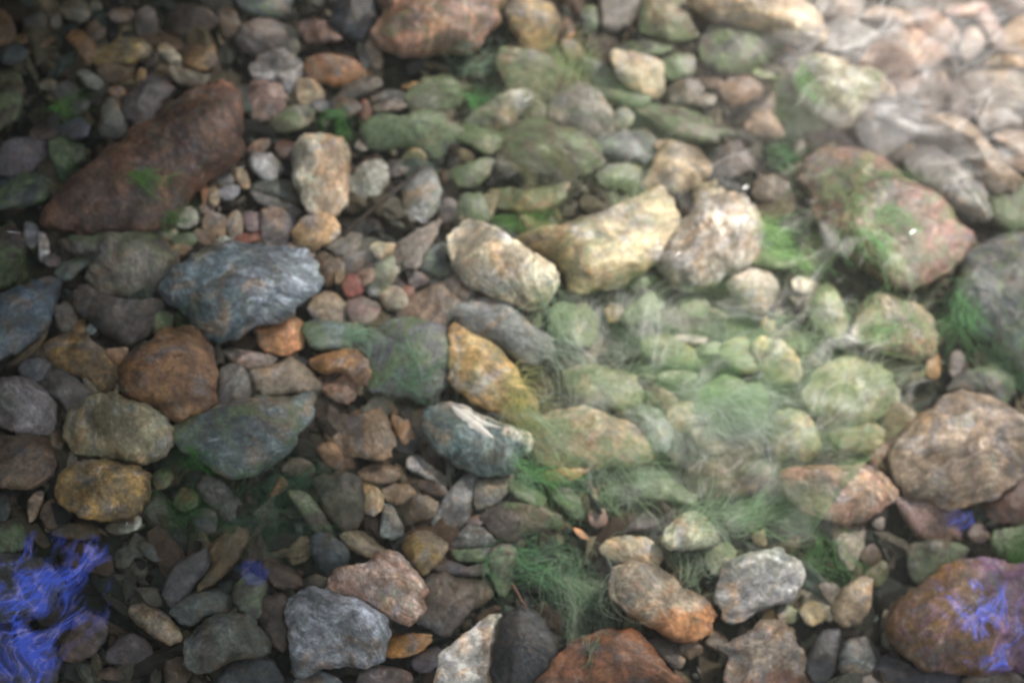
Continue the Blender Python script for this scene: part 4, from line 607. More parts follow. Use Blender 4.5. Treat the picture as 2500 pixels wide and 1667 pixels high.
brown sunken edge stone between big brown lower boulder and big pink-grey angular boulder|stone|4c4438|a=.3|2421,1307 2514,1293 2514,1371 2461,1371 2421,1343"""

def light_level(px, py):
    """how strongly the bed is lit there (sun through the gap against the tree's shade), to turn seen tones into stone colours"""
    u, v = min(1, max(0, px / 2500)), min(1, max(0, py / 1667))
    top = .36 + .95 * u ** 1.3; bot = .36 + .42 * u
    return top * (1 - v) + bot * v

def albedo(hx, px, py):
    c = lin(hx); k = .62 / light_level(px, py)
    c = [x * k for x in c]; m = max(c)
    g = sum(c) / 3
    c = [(g + (x - g) * .98) * q for x, q in zip(c, (.98, 1.0, 1.05))]
    if m > .62: c = [x * .62 / m for x in c]
    return [max(.012, x) for x in c]

def catmull(P, n):
    m = len(P); L = [(P[(i + 1) % m] - P[i]).length for i in range(m)]; tot = sum(L); out = []
    i, acc = 0, 0.0
    for k in range(n):
        d = tot * k / n
        while acc + L[i] < d and i < m - 1: acc += L[i]; i += 1
        t = (d - acc) / L[i]
        a, b, c, e = P[i - 1], P[i], P[(i + 1) % m], P[(i + 2) % m]
        out.append(.5 * ((2 * b) + (c - a) * t + (2 * a - 5 * b + 4 * c - e) * t * t + (3 * b - a - 3 * c + e) * t ** 3))
    return out

def build_stone(label, kind, hx, opts, pts, idx):
    o = dict(kv.split('=') for kv in opts.split() if '=' in kv)
    f = lambda k, d: float(o.get(k, d))
    px = [tuple(map(float, p.split(','))) for p in pts.split()]
    rng = random.Random(idx * 13 + 5)
    flat = [at(x, y, 0) for x, y in px]
    A = abs(sum(flat[i].x * flat[(i + 1) % len(flat)].y - flat[(i + 1) % len(flat)].x * flat[i].y for i in range(len(flat)))) / 2
    r = math.sqrt(A / math.pi); g = f('g', .16 if kind == 'boulder' else .26)
    thick = f('t', .55) * .92; H = min(thick * r, .07)
    zc = max(.004, .30 * H) + f('z', 0)
    P = [at(x, y, zc) for x, y in px]
    c = sum(P, Vector()) / len(P)
    sgn = sum(P[i].x * P[(i + 1) % len(P)].y - P[(i + 1) % len(P)].x * P[i].y for i in range(len(P)))
    if sgn < 0: P.reverse()
    N = int(max(30, min(110, 2 * math.pi * r / .0035))); K = int(max(8, min(22, N / 5)))
    ring = catmull([(p - c) * (1.035 + .002 / r) for p in P], N)
    # soften the outline of water-worn stones a little
    for _ in range(1 if g > .2 else 2):
        ring = [(ring[i - 1] + ring[i] * 2 + ring[(i + 1) % N]) / 4 for i in range(N)]
    wob = Vector((idx * 5.1, 3.3, idx * .7)); wf = 2.4 / max(r, .02)
    ring = [v * (1 + (.08 + .09 * g) * noise.fractal(v * wf + wob, .8, 2, 4)) for v in ring]
    sx, sy = rng.uniform(-.22, .22) * r, rng.uniform(-.12, .25) * r
    seed = Vector((idx * 3.7, idx * 1.3, 0)); e1 = .72 if g > .25 else .82; e2 = .9
    tm = .12 if kind == 'boulder' else .34; tx, ty = rng.uniform(-tm, tm), rng.uniform(-tm, tm)
    planes = []
    for _ in range(3 + int(g * 8)):
        a = rng.uniform(0, 6.283); el = rng.uniform(.35, 1.2)
        planes.append((Vector((math.cos(a) * math.cos(el), math.sin(a) * math.cos(el), math.sin(el))), rng.uniform(.62, .86)))
    mean_r = sum(v.length for v in ring) / N
    amp = r * (.07 + .12 * g); fr = 1.25 / max(r, .012)
    def shape(v, s, zz, up):
        p = Vector((v.x * s + sx * (1 - s) * up, v.y * s + sy * (1 - s) * up, zz))
        if up:
            q = Vector((p.x / mean_r, p.y / mean_r, p.z / H * .75))
            for n, d in planes:
                k = q.dot(n) - d * (.75 + .25 * (1 - n.z))
                if k > 0 and s < .985: q -= n * k * (.38 + .5 * g)
            w = (1 - s) ** .4 if s < 1 else 0
            p = p.lerp(Vector((q.x * mean_r, q.y * mean_r, q.z * H / .75)), min(1, .35 + w))
        nz = noise.fractal(p * fr + seed, .75, 2.1, 6)
        p.z += p.x * tx + p.y * ty
        p += Vector((v.x, v.y, 0)).normalized() * (nz * amp * .55 * s) + Vector((0, 0, nz * amp * (1 - s * .8)))
        return p
    vs, fs = [], []
    rows = []
    for k in range(K):
        phi = math.pi / 2 * (1 - (k + .0) / K)            # from the crown down to the waist
        s, zz = math.cos(phi) ** e1 if k else 0, H * math.sin(phi) ** e2
        if k == 0: rows.append([len(vs)]); vs.append(shape(ring[0], 0, zz, 1)); continue
        b = len(vs); vs += [shape(v, s, zz, 1) for v in ring]; rows.append(list(range(b, b + N)))
    b = len(vs); vs += [shape(v, 1, 0, 0) for v in ring]; rows.append(list(range(b, b + N)))
    KB = 5
    for k in range(1, KB):
        phi = math.pi / 2 * k / KB; b = len(vs)
        vs += [shape(v, math.cos(phi) ** .8, -H * .8 * math.sin(phi), 0) for v in ring]; rows.append(list(range(b, b + N)))
    rows.append([len(vs)]); vs.append(Vector((0, 0, -H * .8)))
    for i in range(len(rows) - 1):
        A_, B_ = rows[i], rows[i + 1]
        for k in range(N):
            k2 = (k + 1) % N
            if len(A_) == 1: fs.append((A_[0], B_[k], B_[k2]))
            elif len(B_) == 1: fs.append((A_[k2], A_[k], B_[0]))
            else: fs.append((A_[k], B_[k], B_[k2], A_[k2]))
    name = {"cobble": "river_stone"}.get(kind, kind)
    ob = link_mesh(name, [tuple(v) for v in vs], fs, STONE, loc=c)
    cx, cy = sum(p[0] for p in px) / len(px), sum(p[1] for p in px) / len(px)
    ob.color = (*albedo(hx, cx, cy), 1)
    ob["accent"] = albedo(o.get('ac', hx), cx, cy); ob["mottle"] = f('m', .25 if 'ac' in o else 0.0)
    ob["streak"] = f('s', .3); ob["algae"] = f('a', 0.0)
    if 'sp' in o:                                          # side of the second colour: angle seen in the photograph, 0 = towards its right
        a = R(-f('sp', 0)); ob["split"] = [math.cos(a) / mean_r, math.sin(a) / mean_r, 0.0]; ob["split_at"] = f('so', 0)
    else: ob["split"] = [0.0, 0.0, 0.0]; ob["split_at"] = 9.0
    if 'ac' not in o: ob["accent"] = [x * .72 for x in albedo(hx, cx, cy)]; ob["mottle"] = .5
    tag(ob, label, "rock" if kind == "boulder" else "pebble" if kind == "pebble" else "stone",
        {"boulder": "boulders on the stream bed", "pebble": "pebbles on the stream bed"}.get(kind, "stones on the stream bed"))
    return ob

OUT = []
for i, row in enumerate(STONES.strip().split("\n")):
    lab, kind, hx, opts, pts = row.split("|")
    build_stone(lab, kind, hx, opts, pts, i)
    OUT.append([tuple(map(float, p.split(','))) for p in pts.split()])

# ------------------------------------------------------------------ gravel between them: one mass
def build_gravel():
    bm = bmesh.new(); bmesh.ops.create_icosphere(bm, subdivisions=2, radius=1)
    iv = [v.co.copy() for v in bm.verts]; jf = [[v.index for v in f.verts] for f in bm.faces]; bm.free()
    pal = [lin(h) for h in ("625a48", "5a5048", "4a4c4a", "706450", "80745c", "54463a", "6a6a60", "4c5850", "7e786a", "5e4c3c", "3a3e3a", "8e866e")]
    vs, fs, cs = [], [], []
    rng = random.Random(3)
    n = 0
    while n < 12000:
        x, y = rng.uniform(-1.25, 1.25), rng.uniform(-1.0, 1.0)
        r = rng.choice((.003, .004, .005, .006, .008, .011, .015, .020, .027)) * rng.uniform(.8, 1.3)
        z = -.006 + rng.uniform(-.006, .008) - r * .30
        c = pal[rng.randrange(len(pal))]; k = .62 * rng.uniform(.25, 1.3) ** 1.5; n += 1
        a = rng.uniform(0, 6.3); ca, sa = math.cos(a), math.sin(a); ex, ey, ez = rng.uniform(.8, 2.2), rng.uniform(.45, 1), rng.uniform(.25, .7)
        ti, tj = rng.uniform(-.4, .4), rng.uniform(-.4, .4); b = len(vs); sd_ = Vector((n * .7, n * .3, 0))
        for v in iv:
            m = r * (1 + .55 * noise.noise(v * 1.6 + sd_) + .2 * noise.noise(v * 3.5 + sd_)); X, Y, Z = v.x * ex * m, v.y * ey * m, v.z * ez * m
            X, Y = X * ca - Y * sa, X * sa + Y * ca
            vs.append((x + X, y + Y, z + Z + X * ti + Y * tj)); cs += [c[0] * k, c[1] * k, c[2] * k, 1.0]
        fs += [[b + q for q in f] for f in jf]
    ob = link_mesh("gravel", vs, fs, gravel_material(), smooth=False)
    at_ = ob.data.color_attributes.new("Col", 'FLOAT_COLOR', 'POINT'); at_.data.foreach_set("color", cs)
    tag(ob, "small mixed brown and grey gravel filling the gaps between the stones", "gravel", kind="stuff")
build_gravel()

# ------------------------------------------------------------------ algae: tufts of fine filaments combed by the current
ALGAE_N = 1.25
ALGAE = """vivid green algae tuft between white cream-veined boulder and multicoloured tan and green stone|1255|548|50|35|160|-35|.5|6a9a4a
bright green algae fringe between half-white half-slate boulder and mottled tan broad boulder|1285|1050|70|45|220|25|.5|80c078
long sweeping pale green algae between long tan algae-draped stone and grey mossy twin stone|1540|815|95|60|320|-30|1.0|94c890
lush bright green algae cushion between grey crystalline boulder and huge pink-brown mossy boulder|1890|590|75|60|320|15|.6|74b45a
small vivid green algae sprig between green mossy under-slung stone and green-dusted grey boulder|1925|215|30|45|120|75|.5|5c9a44
dim green algae patch between green mossy under-slung stone and grey crystalline boulder|1890|375|40|40|110|20|.5|6a9668
thick trailing green algae mass between ink-dark shadowed boulder and cream cracked block stone|1405|1405|65|70|380|70|.9|84c47c
hanging green algae strands between ink-dark shadowed boulder and rust-red bottom boulder|1425|1500|40|70|200|80|.8|80b878
soft light green algae spread between mauve-brown craggy boulder and lilac-grey fan boulder|1815|1265|95|45|300|-15|.6|7cb872
curly green algae tangle between mottled tan broad boulder and cream cracked block stone|1510|1180|75|45|300|20|1.8|80b874
smooth combed green algae lock between orange-gold smooth cobble and half-white half-slate boulder|1290|1165|60|30|200|18|.5|68a860
dark green algae lock between huge dark slate edge boulder and mottled round tan boulder|2325|765|40|55|150|70|.6|5c9458
bright fanned green algae spray between mottled round tan boulder and pale green-tan veiled boulder|2115|845|60|40|220|-35|.5|78b468
pale green wispy algae veil between yellow-green standing stone and honey crystalline cobble|1965|790|70|70|90|60|.6|8cb886
dull green algae wisps between dark mauve block boulder and brown-grey furrowed stone|985|940|60|45|160|-35|1.2|60906a
faint mint algae smear between orange arched saddle stone and tan broad pebble|850|828|40|32|90|30|.6|78a884
small emerald algae speck between long slate-green boulder and yellow-grey bun boulder|462|1135|22|18|70|-30|.6|489038
dark mossy algae bed between ochre-speckled oval boulder and long dull tan stone|430|1235|70|60|200|-25|.8|3e6a34
deep green algae carpet between long slate-green boulder and long dull tan stone|655|1230|85|75|320|40|.9|3c6448
lime algae fleck between dark red-brown ridged boulder and brown layered ledge boulder|330|470|24|18|70|15|.5|6a9a3c
tiny lime algae wisp between dull violet-grey wide stone and tan-rimmed brown tooth stone|132|275|24|10|50|15|.5|609a3a
thin dark algae strand between dull violet-grey wide stone and dark red-brown ridged boulder|165|425|20|40|40|75|.6|3f6a3c
pale green algae brush between pale grey dome boulder and speckled grey and tan boulder|1385|180|45|50|140|-60|.6|8ca468
mint green algae streaks between big pink-red top boulder and tan leaf-shaped stone|1120|168|45|28|110|-20|.6|7ab080
green algae wisp tuft between tan leaf-shaped stone and olive-tan rounded block stone|1160|240|45|18|100|10|.5|62a05a
small bright algae sprout between orange and white egg stone and orange-red rough stone|833|290|16|26|60|80|.6|5aa048
olive green algae dab between dark red-brown ridged boulder and brown layered ledge boulder|404|557|18|14|50|20|.6|588a44
yellow-green algae trail above the blue-slate wedge boulder|55|650|22|35|70|75|.6|5a6e34
dark green algae clump between big brown lower boulder and big pink-grey angular boulder|2470|1350|40|30|110|20|.8|46742e
loose green algae shreds between white upright stump stone and lilac-grey fan boulder|2010|1335|60|50|160|40|.8|5a8a4c
fine combed green algae sheet between green-striped dark boulder and mauve-brown craggy boulder|1760|1015|90|60|320|25|.4|8cc090
flowing grey-green algae veil between grey boulder with orange foot and pale lime-white wedge stone|1690|1400|50|50|120|-55|.6|84a67c
small green algae rim between round orange-brown boulder and big blue-grey streaked boulder|443|782|28|20|70|25|.6|52784a
bright green algae bank between huge pink-brown mossy boulder and yellow-green standing stone|2085|600|80|70|160|40|.9|6c9a62
dusky green algae slope between huge dark slate edge boulder and big pink-grey angular boulder|2440|880|80|60|160|35|.6|557c58
faint green algae mist between grey mossy twin stone and smooth grey tongue boulder|1340|760|45|60|160|75|.6|7caa80
thin bright algae hairs between brown algae-strewn broad stone and tan leaf-shaped stone|1310|215|50|45|90|40|1.4|9ab07c
pale algae haze tuft between pale green-tan veiled boulder and long pink-tan boulder|2080|985|80|70|66|-50|.25|90b880
shadowed green algae mat between olive-grey upright stone and tiny pink ring pebble|1290|1370|80|55|240|35|1.0|5c8c60
yellowish algae skirt between golden ochre boulder and mottled tan broad boulder|1245|985|40|40|208|35|.6|9aac5a
green algae film strands between great olive-cream boulder and tan wedge boulder|1530|490|50|40|130|30|1.2|88a878
fine olive algae hair between dark mossy olive boulder and multicoloured tan and green stone|1290|400|90|60|160|25|1.0|7c7a58
milky pale green algae veil between pale sea-grey round boulder and long tan algae-draped stone|1640|960|110|80|66|30|.25|84b878
washed-out green algae drift between honey crystalline cobble and yellow-green standing stone|1980|860|100|90|66|-20|.25|84b874
soft green algae lace between wide tan veiled stone and grey mossy twin stone|1480|930|90|60|66|10|.25|8cb084
feathery mint algae drift between grey mossy twin stone and golden ochre boulder|1340|880|70|60|110|50|.25|88b48a
light green algae gauze between pale grey heel cobble and green-striped dark boulder|1790|820|80|60|66|20|.25|80b070
pale olive algae gauze between yellow-tan hump stone and long pink-tan boulder|2010|1090|80|60|66|-30|.25|94b078
streaming pale green algae between pale lime-white wedge stone and mauve-brown craggy boulder|1700|1270|70|40|150|-25|.8|80c078
ragged green algae shawl between huge pink-brown mossy boulder and green mossy under-slung stone|2050|480|90|70|150|40|1.0|6c8c5c"""
ALG = algae_material()
deps = bpy.context.evaluated_depsgraph_get(); deps.update()

def build_algae(label, px, py, rx, ry, n, ang, curl, hx, idx):
    rng = random.Random(idx * 7 + 1)
    c0 = at(px, py, 0); bc = lin(hx); g_ = sum(bc) / 3; bc = [min(.7, q * 2.2 * (x * .72 + g_ * .28) + .02) for x, q in zip(bc, (.98, 1.0, .98))]
    k = 1.5 / 2500; ax, ay = rx * k * 1.15, ry * k * 1.15
    vs, fs, cs = [], [], []
    fl = R(-ang)
    for s in range(n):
        while True:
            u, v = rng.uniform(-1, 1), rng.uniform(-1, 1)
            if u * u + v * v < 1: break
        q_ = .55 + .75 * rng.random(); x, y = c0.x + u * ax * q_, c0.y + v * ay * q_
        ln = rng.uniform(.012, .09) * (.6 + .5 * min(1.6, rx / 60)); seg = 9; step = ln / seg
        hit = scene.ray_cast(deps, Vector((x, y, .14)), Vector((0, 0, -1)))
        z = (hit[1].z if hit[0] else 0) + rng.uniform(-.002, .010)
        a = fl + rng.gauss(0, .5); w0 = rng.uniform(.0002, .00062)
        cc = [q * rng.uniform(.55, 1.35) for q in (rng.uniform(.9, 1.15),)][0]
        path = []
        p = Vector((x, y, z)); lift = rng.uniform(.0, .22)
        for j in range(seg + 1):
            path.append(p.copy())
            nn = noise.noise(Vector((p.x * 22, p.y * 22, idx * 2.3 + z * 30)))
            a2 = a + (curl + .3) * 2.2 * nn + curl * .25 * (j - seg / 2) * (1 if s % 2 else -1) * .5
            p = p + Vector((math.cos(a2), math.sin(a2), lift * (1 - 2 * j / seg))) * step
        b = len(vs)
        for j, q in enumerate(path):
            d = (path[min(seg, j + 1)] - path[max(0, j - 1)]).normalized(); sd2 = d.cross(Vector((0, 0, 1))).normalized(); up2 = sd2.cross(d)
            w = w0 * (1 - .6 * j / seg)
            for t in range(3):
                th = 2.094 * t; vs.append(tuple(q + sd2 * (w * math.cos(th)) + up2 * (w * math.sin(th))))
                cs += [bc[0] * cc, bc[1] * cc, bc[2] * cc, 1]
            if j:
                for t in range(3):
                    t2 = (t + 1) % 3; fs.append((b + j * 3 - 3 + t, b + j * 3 - 3 + t2, b + j * 3 + t2, b + j * 3 + t))
    ob = link_mesh("algae_tuft", [(a - c0.x, b - c0.y, c) for a, b, c in vs], fs, ALG, loc=(c0.x, c0.y, 0))
    at_ = ob.data.color_attributes.new("Col", 'FLOAT_COLOR', 'POINT'); at_.data.foreach_set("color", cs)
    tag(ob, label, "algae", "tufts of algae on the stones")

for i, row in enumerate(ALGAE.strip().split("\n")):
    lab, px, py, rx, ry, n, ang, curl, hx = row.split("|")
    build_algae(lab, float(px), float(py), float(rx), float(ry), int(float(n) * ALGAE_N), float(ang), float(curl), hx, i)

# ------------------------------------------------------------------ quartz veins across the two-tone boulder
def vein(px, width):
    host = next(o for o in col.objects if str(o.get("label", "")).startswith("half-white half-slate boulder"))
    pts = catmull_open([at(x, y, .05) for x, y in px], 28); vs, fs = [], []
    for i, p in enumerate(pts):
        d = pts[min(len(pts) - 1, i + 1)] - pts[max(0, i - 1)]; sd_ = Vector((-d.y, d.x, 0)).normalized()
        w = width * (math.sin(math.pi * (i + .6) / (len(pts) + .2)) ** .7) * (1 + .5 * noise.noise(Vector((i * .35, width * 900, 0))))
        for k in range(5):
            q = p + sd_ * w * (k / 2 - 1)
            # follow the line of sight down to the boulder
            dd = (q - EYE).normalized(); h = scene.ray_cast(deps, EYE + dd * ((.15 - EYE.z) / dd.z), dd)
            z = h[1] if h[0] and h[4].name == host.name else Vector((q.x, q.y, .03))
            vs.append(tuple(z - host.location + Vector((0, 0, .0038 * (1 - abs(k / 2 - 1)) - .0002))))
    for i in range(len(pts) - 1):
        for k in range(4): fs.append((i * 5 + k, i * 5 + k + 1, i * 5 + k + 6, i * 5 + k + 5))
    link_mesh("quartz_vein", vs, fs, QUARTZ, parent=host)
def catmull_open(P, n):
    out = []
    for k in range(n):
        t = k / (n - 1) * (len(P) - 1); i = min(int(t), len(P) - 2); t -= i
        a, b, c, e = P[max(0, i - 1)], P[i], P[i + 1], P[min(len(P) - 1, i + 2)]
        out.append(.5 * ((2 * b) + (c - a) * t + (2 * a - 5 * b + 4 * c - e) * t * t + (3 * b - a - 3 * c + e) * t ** 3))
    return out
QUARTZ = simple("quartz", (.74, .71, .64), .5, (.85, .82, .76), 60)
vein([(1100, 992), (1130, 1012), (1165, 1040), (1205, 1072)], .0068)
vein([(1108, 998), (1140, 1006), (1175, 1030), (1225, 1046)], .0042)

# ------------------------------------------------------------------ twigs
def twig(label, pts, r, mat):
    P = [at(x, y, z) for x, y, z in pts]; vs, fs = [], []; n = 8; Q = []
    for i in range(len(P) - 1):
        for j in range(6): Q.append(P[i].lerp(P[i + 1], j / 6) + Vector((noise.noise(Vector((i, j * .4, 1))), noise.noise(Vector((i, j * .4, 5))), 0)) * .002)
    Q.append(P[-1]); c = Q[len(Q) // 2].copy()
    for i, q in enumerate(Q):
        d = (Q[min(len(Q) - 1, i + 1)] - Q[max(0, i - 1)]).normalized(); s = d.cross(Vector((0, 0, 1))).normalized(); u = s.cross(d)
        rr = r * (1 - .5 * i / len(Q)) * (1 + .2 * noise.noise(Vector((i * .9, r * 99, 0))))
        vs += [tuple(q - c + s * rr * math.cos(6.283 * k / n) + u * rr * math.sin(6.283 * k / n)) for k in range(n)]
    for i in range(len(Q) - 1):
        for k in range(n): fs.append((i * n + k, i * n + (k + 1) % n, (i + 1) * n + (k + 1) % n, (i + 1) * n + k))
    fs += [tuple(range(n))[::-1], tuple(range((len(Q) - 1) * n, len(Q) * n))]
    return tag(link_mesh("twig", vs, fs, mat, loc=c), label, "twig")
twig("thin straight brown twig slanting across the stones below the crouching grey-green stone", [(835, 578, .045), (900, 518, .062), (965, 465, .066), (1040, 402, .06)], .0036, simple("bark", (.035, .026, .02), .85, (.09, .07, .055), 90))
twig("short pinkish root twig lying over the black dome boulder", [(1252, 1428, .04), (1268, 1455, .05), (1288, 1488, .045)], .0025, simple("root", (.16, .08, .06), .8, (.26, .15, .11), 90))

# ------------------------------------------------------------------ unseen tree added on the far bank, boughs placed to shade the bed
def build_tree():
    root = bpy.data.objects.new("added_shade_tree", None); col.objects.link(root); root.location = (2.6, 5.2, .4)
    tag(root, "unseen leafy tree added to shade the stream", "tree")
    base = Vector((2.6, 5.2, .3)); vs, fs = [], []
    def limb(P, r0, r1, n=10):
        b = len(vs)
        for i, q in enumerate(P):
            d = (P[min(len(P) - 1, i + 1)] - P[max(0, i - 1)]).normalized(); s = d.cross(Vector((.3, 1, .2))).normalized(); u = s.cross(d); rr = r0 + (r1 - r0) * i / (len(P) - 1)
            vs.extend(tuple(q - root.location + s * rr * math.cos(6.283 * k / n) + u * rr * math.sin(6.283 * k / n)) for k in range(n))
        for i in range(len(P) - 1):
            for k in range(n): fs.append((b + i * n + k, b + i * n + (k + 1) % n, b + (i + 1) * n + (k + 1) % n, b + (i + 1) * n + k))
    def bez(a, m, c, n=12): return [a * (1 - t) ** 2 + m * 2 * t * (1 - t) + c * t * t for t in (i / n for i in range(n + 1))]
    rng = random.Random(5)
    for B, _ in BOUGHS:
        C = Vector(B) + SUN * 4.0
        limb(bez(base, Vector((2.7, 4.6, 2.4)), C), .16, .04)
        for k in range(10):
            st = bez(base, Vector((2.7, 4.6, 2.4)), C)[8 + k % 4]; e = C + Vector((rng.uniform(-.7, .7), rng.uniform(-.6, .6), rng.uniform(-.3, .4)))
            limb(bez(st, (st + e) / 2 + Vector((0, 0, .25)), e, 8), .035, .008, 6)
    link_mesh("trunk", vs, fs, simple("tree_bark", (.05, .04, .03), .9, (.12, .10, .08), 14), parent=root)
    vs, fs = [], []
    n = 0
    while n < 30000:
        p = Vector((rng.gauss(0, 1), rng.gauss(0, 1), rng.gauss(0, 1)))
        if p.length > 1.9: continue
        B, rr = BOUGHS[(0, 1, 0, 1, 2)[n % 5]]; C = Vector(B) + SUN * 4.0
        q = Vector((p.x * rr[0], p.y * rr[1], p.z * .30))
        if noise.noise(q * 2.2) < -.12: continue
        n += 1; q = q + C - root.location
        a = Vector((rng.gauss(0, 1), rng.gauss(0, 1), rng.gauss(0, .5))).normalized(); b_ = a.cross(Vector((rng.gauss(0, .4), rng.gauss(0, .4), 1))).normalized()
        l, w = rng.uniform(.035, .06), rng.uniform(.016, .026); b = len(vs)
        vs += [tuple(q - a * l), tuple(q + b_ * w), tuple(q + a * l), tuple(q - b_ * w)]; fs += [(b, b + 1, b + 2), (b, b + 2, b + 3)]
    link_mesh("crown", vs, fs, simple("leaf", (.05, .09, .025), .6, (.09, .13, .04), 6), parent=root, smooth=False)
BOUGHS = (((-1.07, .58, 0), (.46, .66)), ((-.58, -.91, 0), (.85, .40)), ((1.08, -.12, 0), (.16, .26)))
build_tree()

# ------------------------------------------------------------------ sky reflections painted as glossy patches, the blue put into their tint
def reflection_material(name, dark, light):
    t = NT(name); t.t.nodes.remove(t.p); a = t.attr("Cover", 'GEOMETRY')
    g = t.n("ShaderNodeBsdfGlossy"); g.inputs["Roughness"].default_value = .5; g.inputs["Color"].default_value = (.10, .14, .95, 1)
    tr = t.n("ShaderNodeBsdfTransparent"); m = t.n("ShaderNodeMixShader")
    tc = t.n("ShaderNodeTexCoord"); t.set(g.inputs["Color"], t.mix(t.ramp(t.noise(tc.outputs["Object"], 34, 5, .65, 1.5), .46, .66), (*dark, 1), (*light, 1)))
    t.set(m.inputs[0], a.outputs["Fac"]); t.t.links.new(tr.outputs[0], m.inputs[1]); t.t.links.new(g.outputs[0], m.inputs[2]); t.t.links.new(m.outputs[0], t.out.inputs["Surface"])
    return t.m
BLUE = reflection_material("blue_reflection_tint", (.12, .20, .95), (.46, .44, 1)); PALE = reflection_material("pale_glare_tint", (.85, .88, .9), (1, .97, .95))
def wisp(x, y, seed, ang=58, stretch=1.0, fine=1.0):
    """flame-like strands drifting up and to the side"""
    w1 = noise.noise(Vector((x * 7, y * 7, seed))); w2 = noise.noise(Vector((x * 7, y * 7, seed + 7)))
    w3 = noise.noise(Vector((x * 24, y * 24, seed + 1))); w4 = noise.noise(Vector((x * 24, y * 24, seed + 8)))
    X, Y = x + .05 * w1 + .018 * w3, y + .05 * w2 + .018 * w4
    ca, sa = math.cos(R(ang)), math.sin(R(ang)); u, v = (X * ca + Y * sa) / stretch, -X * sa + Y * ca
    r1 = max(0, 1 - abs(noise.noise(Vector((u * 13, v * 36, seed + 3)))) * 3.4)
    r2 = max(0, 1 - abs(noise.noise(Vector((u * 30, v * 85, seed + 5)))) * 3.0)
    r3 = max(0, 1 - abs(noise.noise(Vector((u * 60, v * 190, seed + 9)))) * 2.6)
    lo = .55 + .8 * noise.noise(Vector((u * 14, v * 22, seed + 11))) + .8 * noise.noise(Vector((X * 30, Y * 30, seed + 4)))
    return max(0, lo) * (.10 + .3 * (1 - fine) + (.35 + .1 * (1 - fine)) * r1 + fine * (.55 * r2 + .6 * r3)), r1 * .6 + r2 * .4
def build_reflection(label, poly, gain, seed, thr=.22, mat=None, top=.55, ang=58, stretch=1.0, d=.0016, soft=.05, group="blue sky reflections on the water", fine=1.0):
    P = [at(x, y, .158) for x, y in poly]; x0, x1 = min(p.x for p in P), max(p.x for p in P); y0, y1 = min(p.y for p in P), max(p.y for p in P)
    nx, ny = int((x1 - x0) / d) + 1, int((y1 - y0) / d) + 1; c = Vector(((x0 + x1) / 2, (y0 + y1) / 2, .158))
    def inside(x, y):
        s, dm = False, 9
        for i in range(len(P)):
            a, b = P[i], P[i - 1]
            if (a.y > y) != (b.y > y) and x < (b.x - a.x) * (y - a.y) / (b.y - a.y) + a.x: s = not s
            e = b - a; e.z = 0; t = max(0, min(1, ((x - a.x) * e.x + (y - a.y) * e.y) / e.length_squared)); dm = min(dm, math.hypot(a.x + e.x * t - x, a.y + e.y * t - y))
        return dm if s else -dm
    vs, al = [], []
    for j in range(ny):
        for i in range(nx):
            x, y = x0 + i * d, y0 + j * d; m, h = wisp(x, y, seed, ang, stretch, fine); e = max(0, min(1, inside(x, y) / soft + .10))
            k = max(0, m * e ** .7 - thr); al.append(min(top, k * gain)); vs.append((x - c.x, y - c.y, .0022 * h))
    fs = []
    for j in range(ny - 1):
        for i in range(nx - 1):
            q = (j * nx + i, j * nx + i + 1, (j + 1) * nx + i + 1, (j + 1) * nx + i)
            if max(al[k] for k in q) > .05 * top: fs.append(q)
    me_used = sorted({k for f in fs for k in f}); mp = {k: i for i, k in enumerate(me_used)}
    ob = link_mesh("reflection_patch", [vs[k] for k in me_used], [tuple(mp[k] for k in f) for f in fs], mat or BLUE, loc=c)
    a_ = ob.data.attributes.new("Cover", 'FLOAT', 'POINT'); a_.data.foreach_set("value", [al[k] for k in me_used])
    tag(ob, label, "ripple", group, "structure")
build_reflection("blue rippled sky reflection", [(-40, 1345), (20, 1370), (50, 1300), (125, 1295), (175, 1325), (235, 1310), (262, 1330), (275, 1430), (262, 1520), (215, 1560), (160, 1590), (110, 1700), (-40, 1700)], 1.25, 2.0, .05, None, .75, soft=.06)
build_reflection("violet rippled sky reflection", [(2270, 1430), (2420, 1390), (2520, 1380), (2520, 1660), (2380, 1650), (2300, 1560)], 1.0, 13.0, .20, None, .34, soft=.08)
build_reflection("small violet sky glint on the water above the dark stones", [(575, 1385), (600, 1365), (640, 1370), (660, 1400), (640, 1430), (600, 1430)], .5, 5.0, .02, None, .15, soft=.02)
build_reflection("small lilac sky glint on the water over the rosy stone", [(2300, 1260), (2330, 1240), (2375, 1250), (2380, 1280), (2340, 1300), (2305, 1290)], .5, 8.0, .02, None, .28, soft=.02)

PG = "pale sky glare on the ripples"  # glare painted as faint pale patches above the stones
build_reflection("pale sky glare on the ripples over the bright cream stones", [(1780, -40), (2540, -40), (2540, 420), (2330, 470), (2150, 330), (1900, 260)], .08, 21.0, .05, PALE, .07, 28, 1.6, .003, .05, PG, .15)
build_reflection("pale sky glare on the ripples over the algae and middle stones", [(1250, 830), (1500, 690), (1900, 620), (2200, 800), (2150, 1100), (1800, 1350), (1550, 1330), (1300, 1100)], .085, 33.0, .18, PALE, .06, 38, 1.6, .003, .05, PG, .15)
build_reflection("thin sky glare over the blue-grey streaked boulder", [(620, 640), (800, 600), (1180, 520), (1330, 640), (1180, 740), (900, 900), (700, 760)], .09, 41.0, .34, PALE, .06, 30, 2.4, .003, .05, PG, .15)
build_reflection("broad soft bands of pale sky light on the moving water", [(560, 330), (1100, 230), (1700, 250), (2250, 480), (2350, 1000), (2100, 1480), (1500, 1540), (950, 1250), (700, 800)], .075, 52.0, .34, PALE, .05, 30, 2.2, .003, .10, PG, .12)
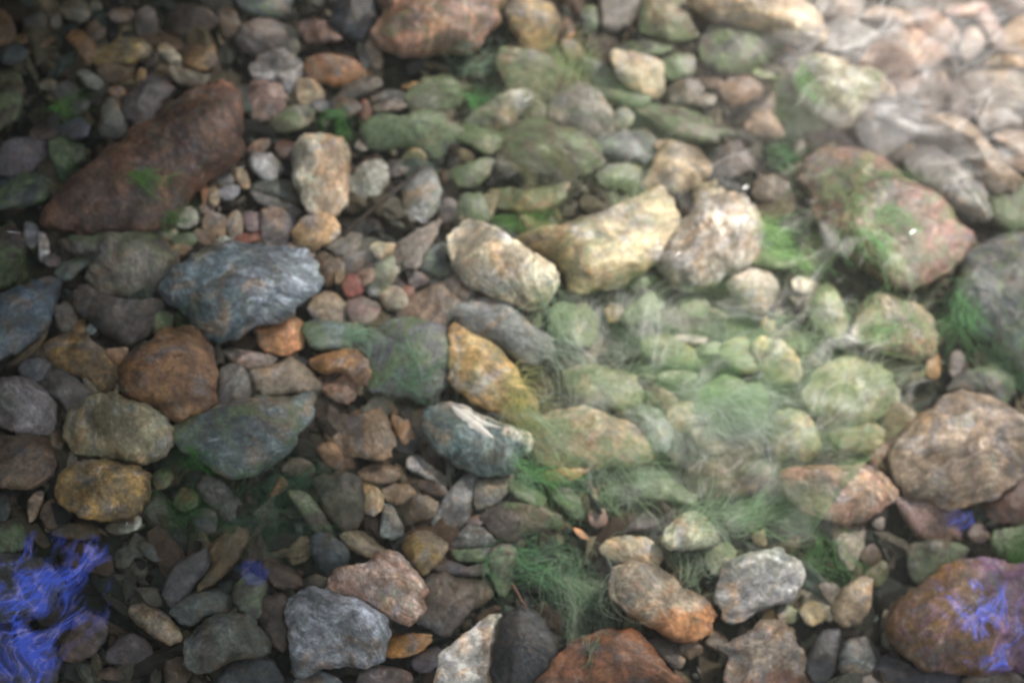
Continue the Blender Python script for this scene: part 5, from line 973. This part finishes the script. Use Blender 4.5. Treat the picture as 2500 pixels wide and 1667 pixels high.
for gx, gy, gw, gh, ga in ((930, 236, 46, 9, 5), (1287, 243, 24, 11, 30), (36, 568, 46, 7, -5), (310, 1278, 9, 18, 0), (98, 507, 8, 12, 0), (1030, 536, 46, 16, -25), (1655, 620, 20, 9, 40), (2228, 566, 22, 10, 40), (1820, 458, 22, 12, 40),
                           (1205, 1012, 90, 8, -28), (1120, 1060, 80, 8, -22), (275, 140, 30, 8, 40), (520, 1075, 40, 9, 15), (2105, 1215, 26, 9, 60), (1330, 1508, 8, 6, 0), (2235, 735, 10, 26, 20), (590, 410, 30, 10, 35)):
    ca_, sa_ = math.cos(R(-ga)), math.sin(R(-ga))  # each glint is a small pale patch painted on the water
    build_reflection("small white sky glint on the water", [(gx + (u * gw * ca_ - v * gh * sa_) / 2, gy + (u * gw * sa_ + v * gh * ca_) / 2) for u, v in ((-1, 0), (-.5, .8), (.4, 1), (1, .1), (.5, -.8), (-.4, -.9))], .9, gx * .1, .05, PALE, .35, ga, 1.6, .0012, .004, "white glints on the ripples", .15)

# ------------------------------------------------------------------ volumes in the water: a pale veil added as sky glare, and suspended algae
def plume(name, label, poly, z0, z1, colour, dens, scale, seed, lo, hi):
    t = NT(name); t.t.nodes.remove(t.p); tc = t.n("ShaderNodeTexCoord")
    ob = None
    top = [at(x, y, 0) for x, y in poly]; c = sum(top, Vector()) / len(top); c.z = 0
    ring = catmull([p - c for p in top], 64); rr = sum(v.length for v in ring) / 64
    vs, fs = [], []; prof = [(.05, 1), (.5, .97), (.8, .8), (.95, .6), (1, .42), (.95, .25), (.8, .1), (.5, 0), (.05, 0)]
    for s_, q in prof: vs += [(v.x * s_, v.y * s_, z0 + (z1 - z0) * q) for v in ring]
    for i in range(len(prof) - 1):
        for k in range(64): fs.append((i * 64 + k, (i + 1) * 64 + k, (i + 1) * 64 + (k + 1) % 64, i * 64 + (k + 1) % 64))
    fs += [tuple(range(64)), tuple(range((len(prof) - 1) * 64, len(prof) * 64))[::-1]]
    ob = link_mesh(name, vs, fs, t.m, loc=c)
    P = tc.outputs["Object"]
    rot = t.n("ShaderNodeMapping"); rot.inputs["Rotation"].default_value = (0, 0, R(-35)); rot.inputs["Scale"].default_value = (1, 2.2, 1); t.set(rot.inputs["Vector"], P)
    off = t.vmath('ADD', rot.outputs[0], (seed, seed * 2, 0))
    n = t.ramp(t.noise(off, scale, 5, .6, 1.6), lo, hi)
    # thins out towards its rim
    g = t.n("ShaderNodeTexCoord"); gen = t.vmath('MULTIPLY', t.vmath('SUBTRACT', g.outputs["Generated"], (.5, .5, .5)), (2, 2, 1.2))
    ln = t.n("ShaderNodeVectorMath", operation='LENGTH'); t.set(ln.inputs[0], gen)
    fall = t.ramp(ln.outputs["Value"], .25, 1.0, 1, 0)
    pv = t.n("ShaderNodeVolumePrincipled"); pv.inputs["Color"].default_value = (*colour, 1); pv.inputs["Anisotropy"].default_value = .1
    t.set(pv.inputs["Density"], t.math('MULTIPLY', t.math('MULTIPLY', n, fall), dens))
    t.t.links.new(pv.outputs[0], t.out.inputs["Volume"])
    tag(ob, label, "silt_and_glare" if name == "silt_and_glare" else "algae", kind="stuff")
plume("silt_and_glare", "milky veil added as sky glare over the bright stones", [(1600, -160), (2700, -200), (2800, 300), (2500, 640), (2200, 700), (1900, 560), (1650, 260)], .05, .145, (.99, .93, .92), 95, 7, 1.0, .35, .60)
plume("algae_bloom", "pale green suspended algae drifting over the middle stones", [(1150, 950), (1300, 620), (1700, 480), (2150, 560), (2300, 900), (2050, 1200), (1800, 1480), (1450, 1420), (1230, 1180)], .045, .14, (.62, .95, .55), 64, 6.5, 3.0, .36, .62)
plume("algae_bloom", "faint green suspended algae drifting below the pink-red top boulder", [(950, 150), (1300, 60), (1750, 150), (1950, 330), (1750, 560), (1350, 520), (1050, 400)], .045, .13, (.70, .94, .64), 34, 8, 7.0, .38, .64)
scene.cycles.volume_step_rate = 3.0; scene.cycles.volume_max_steps = 40
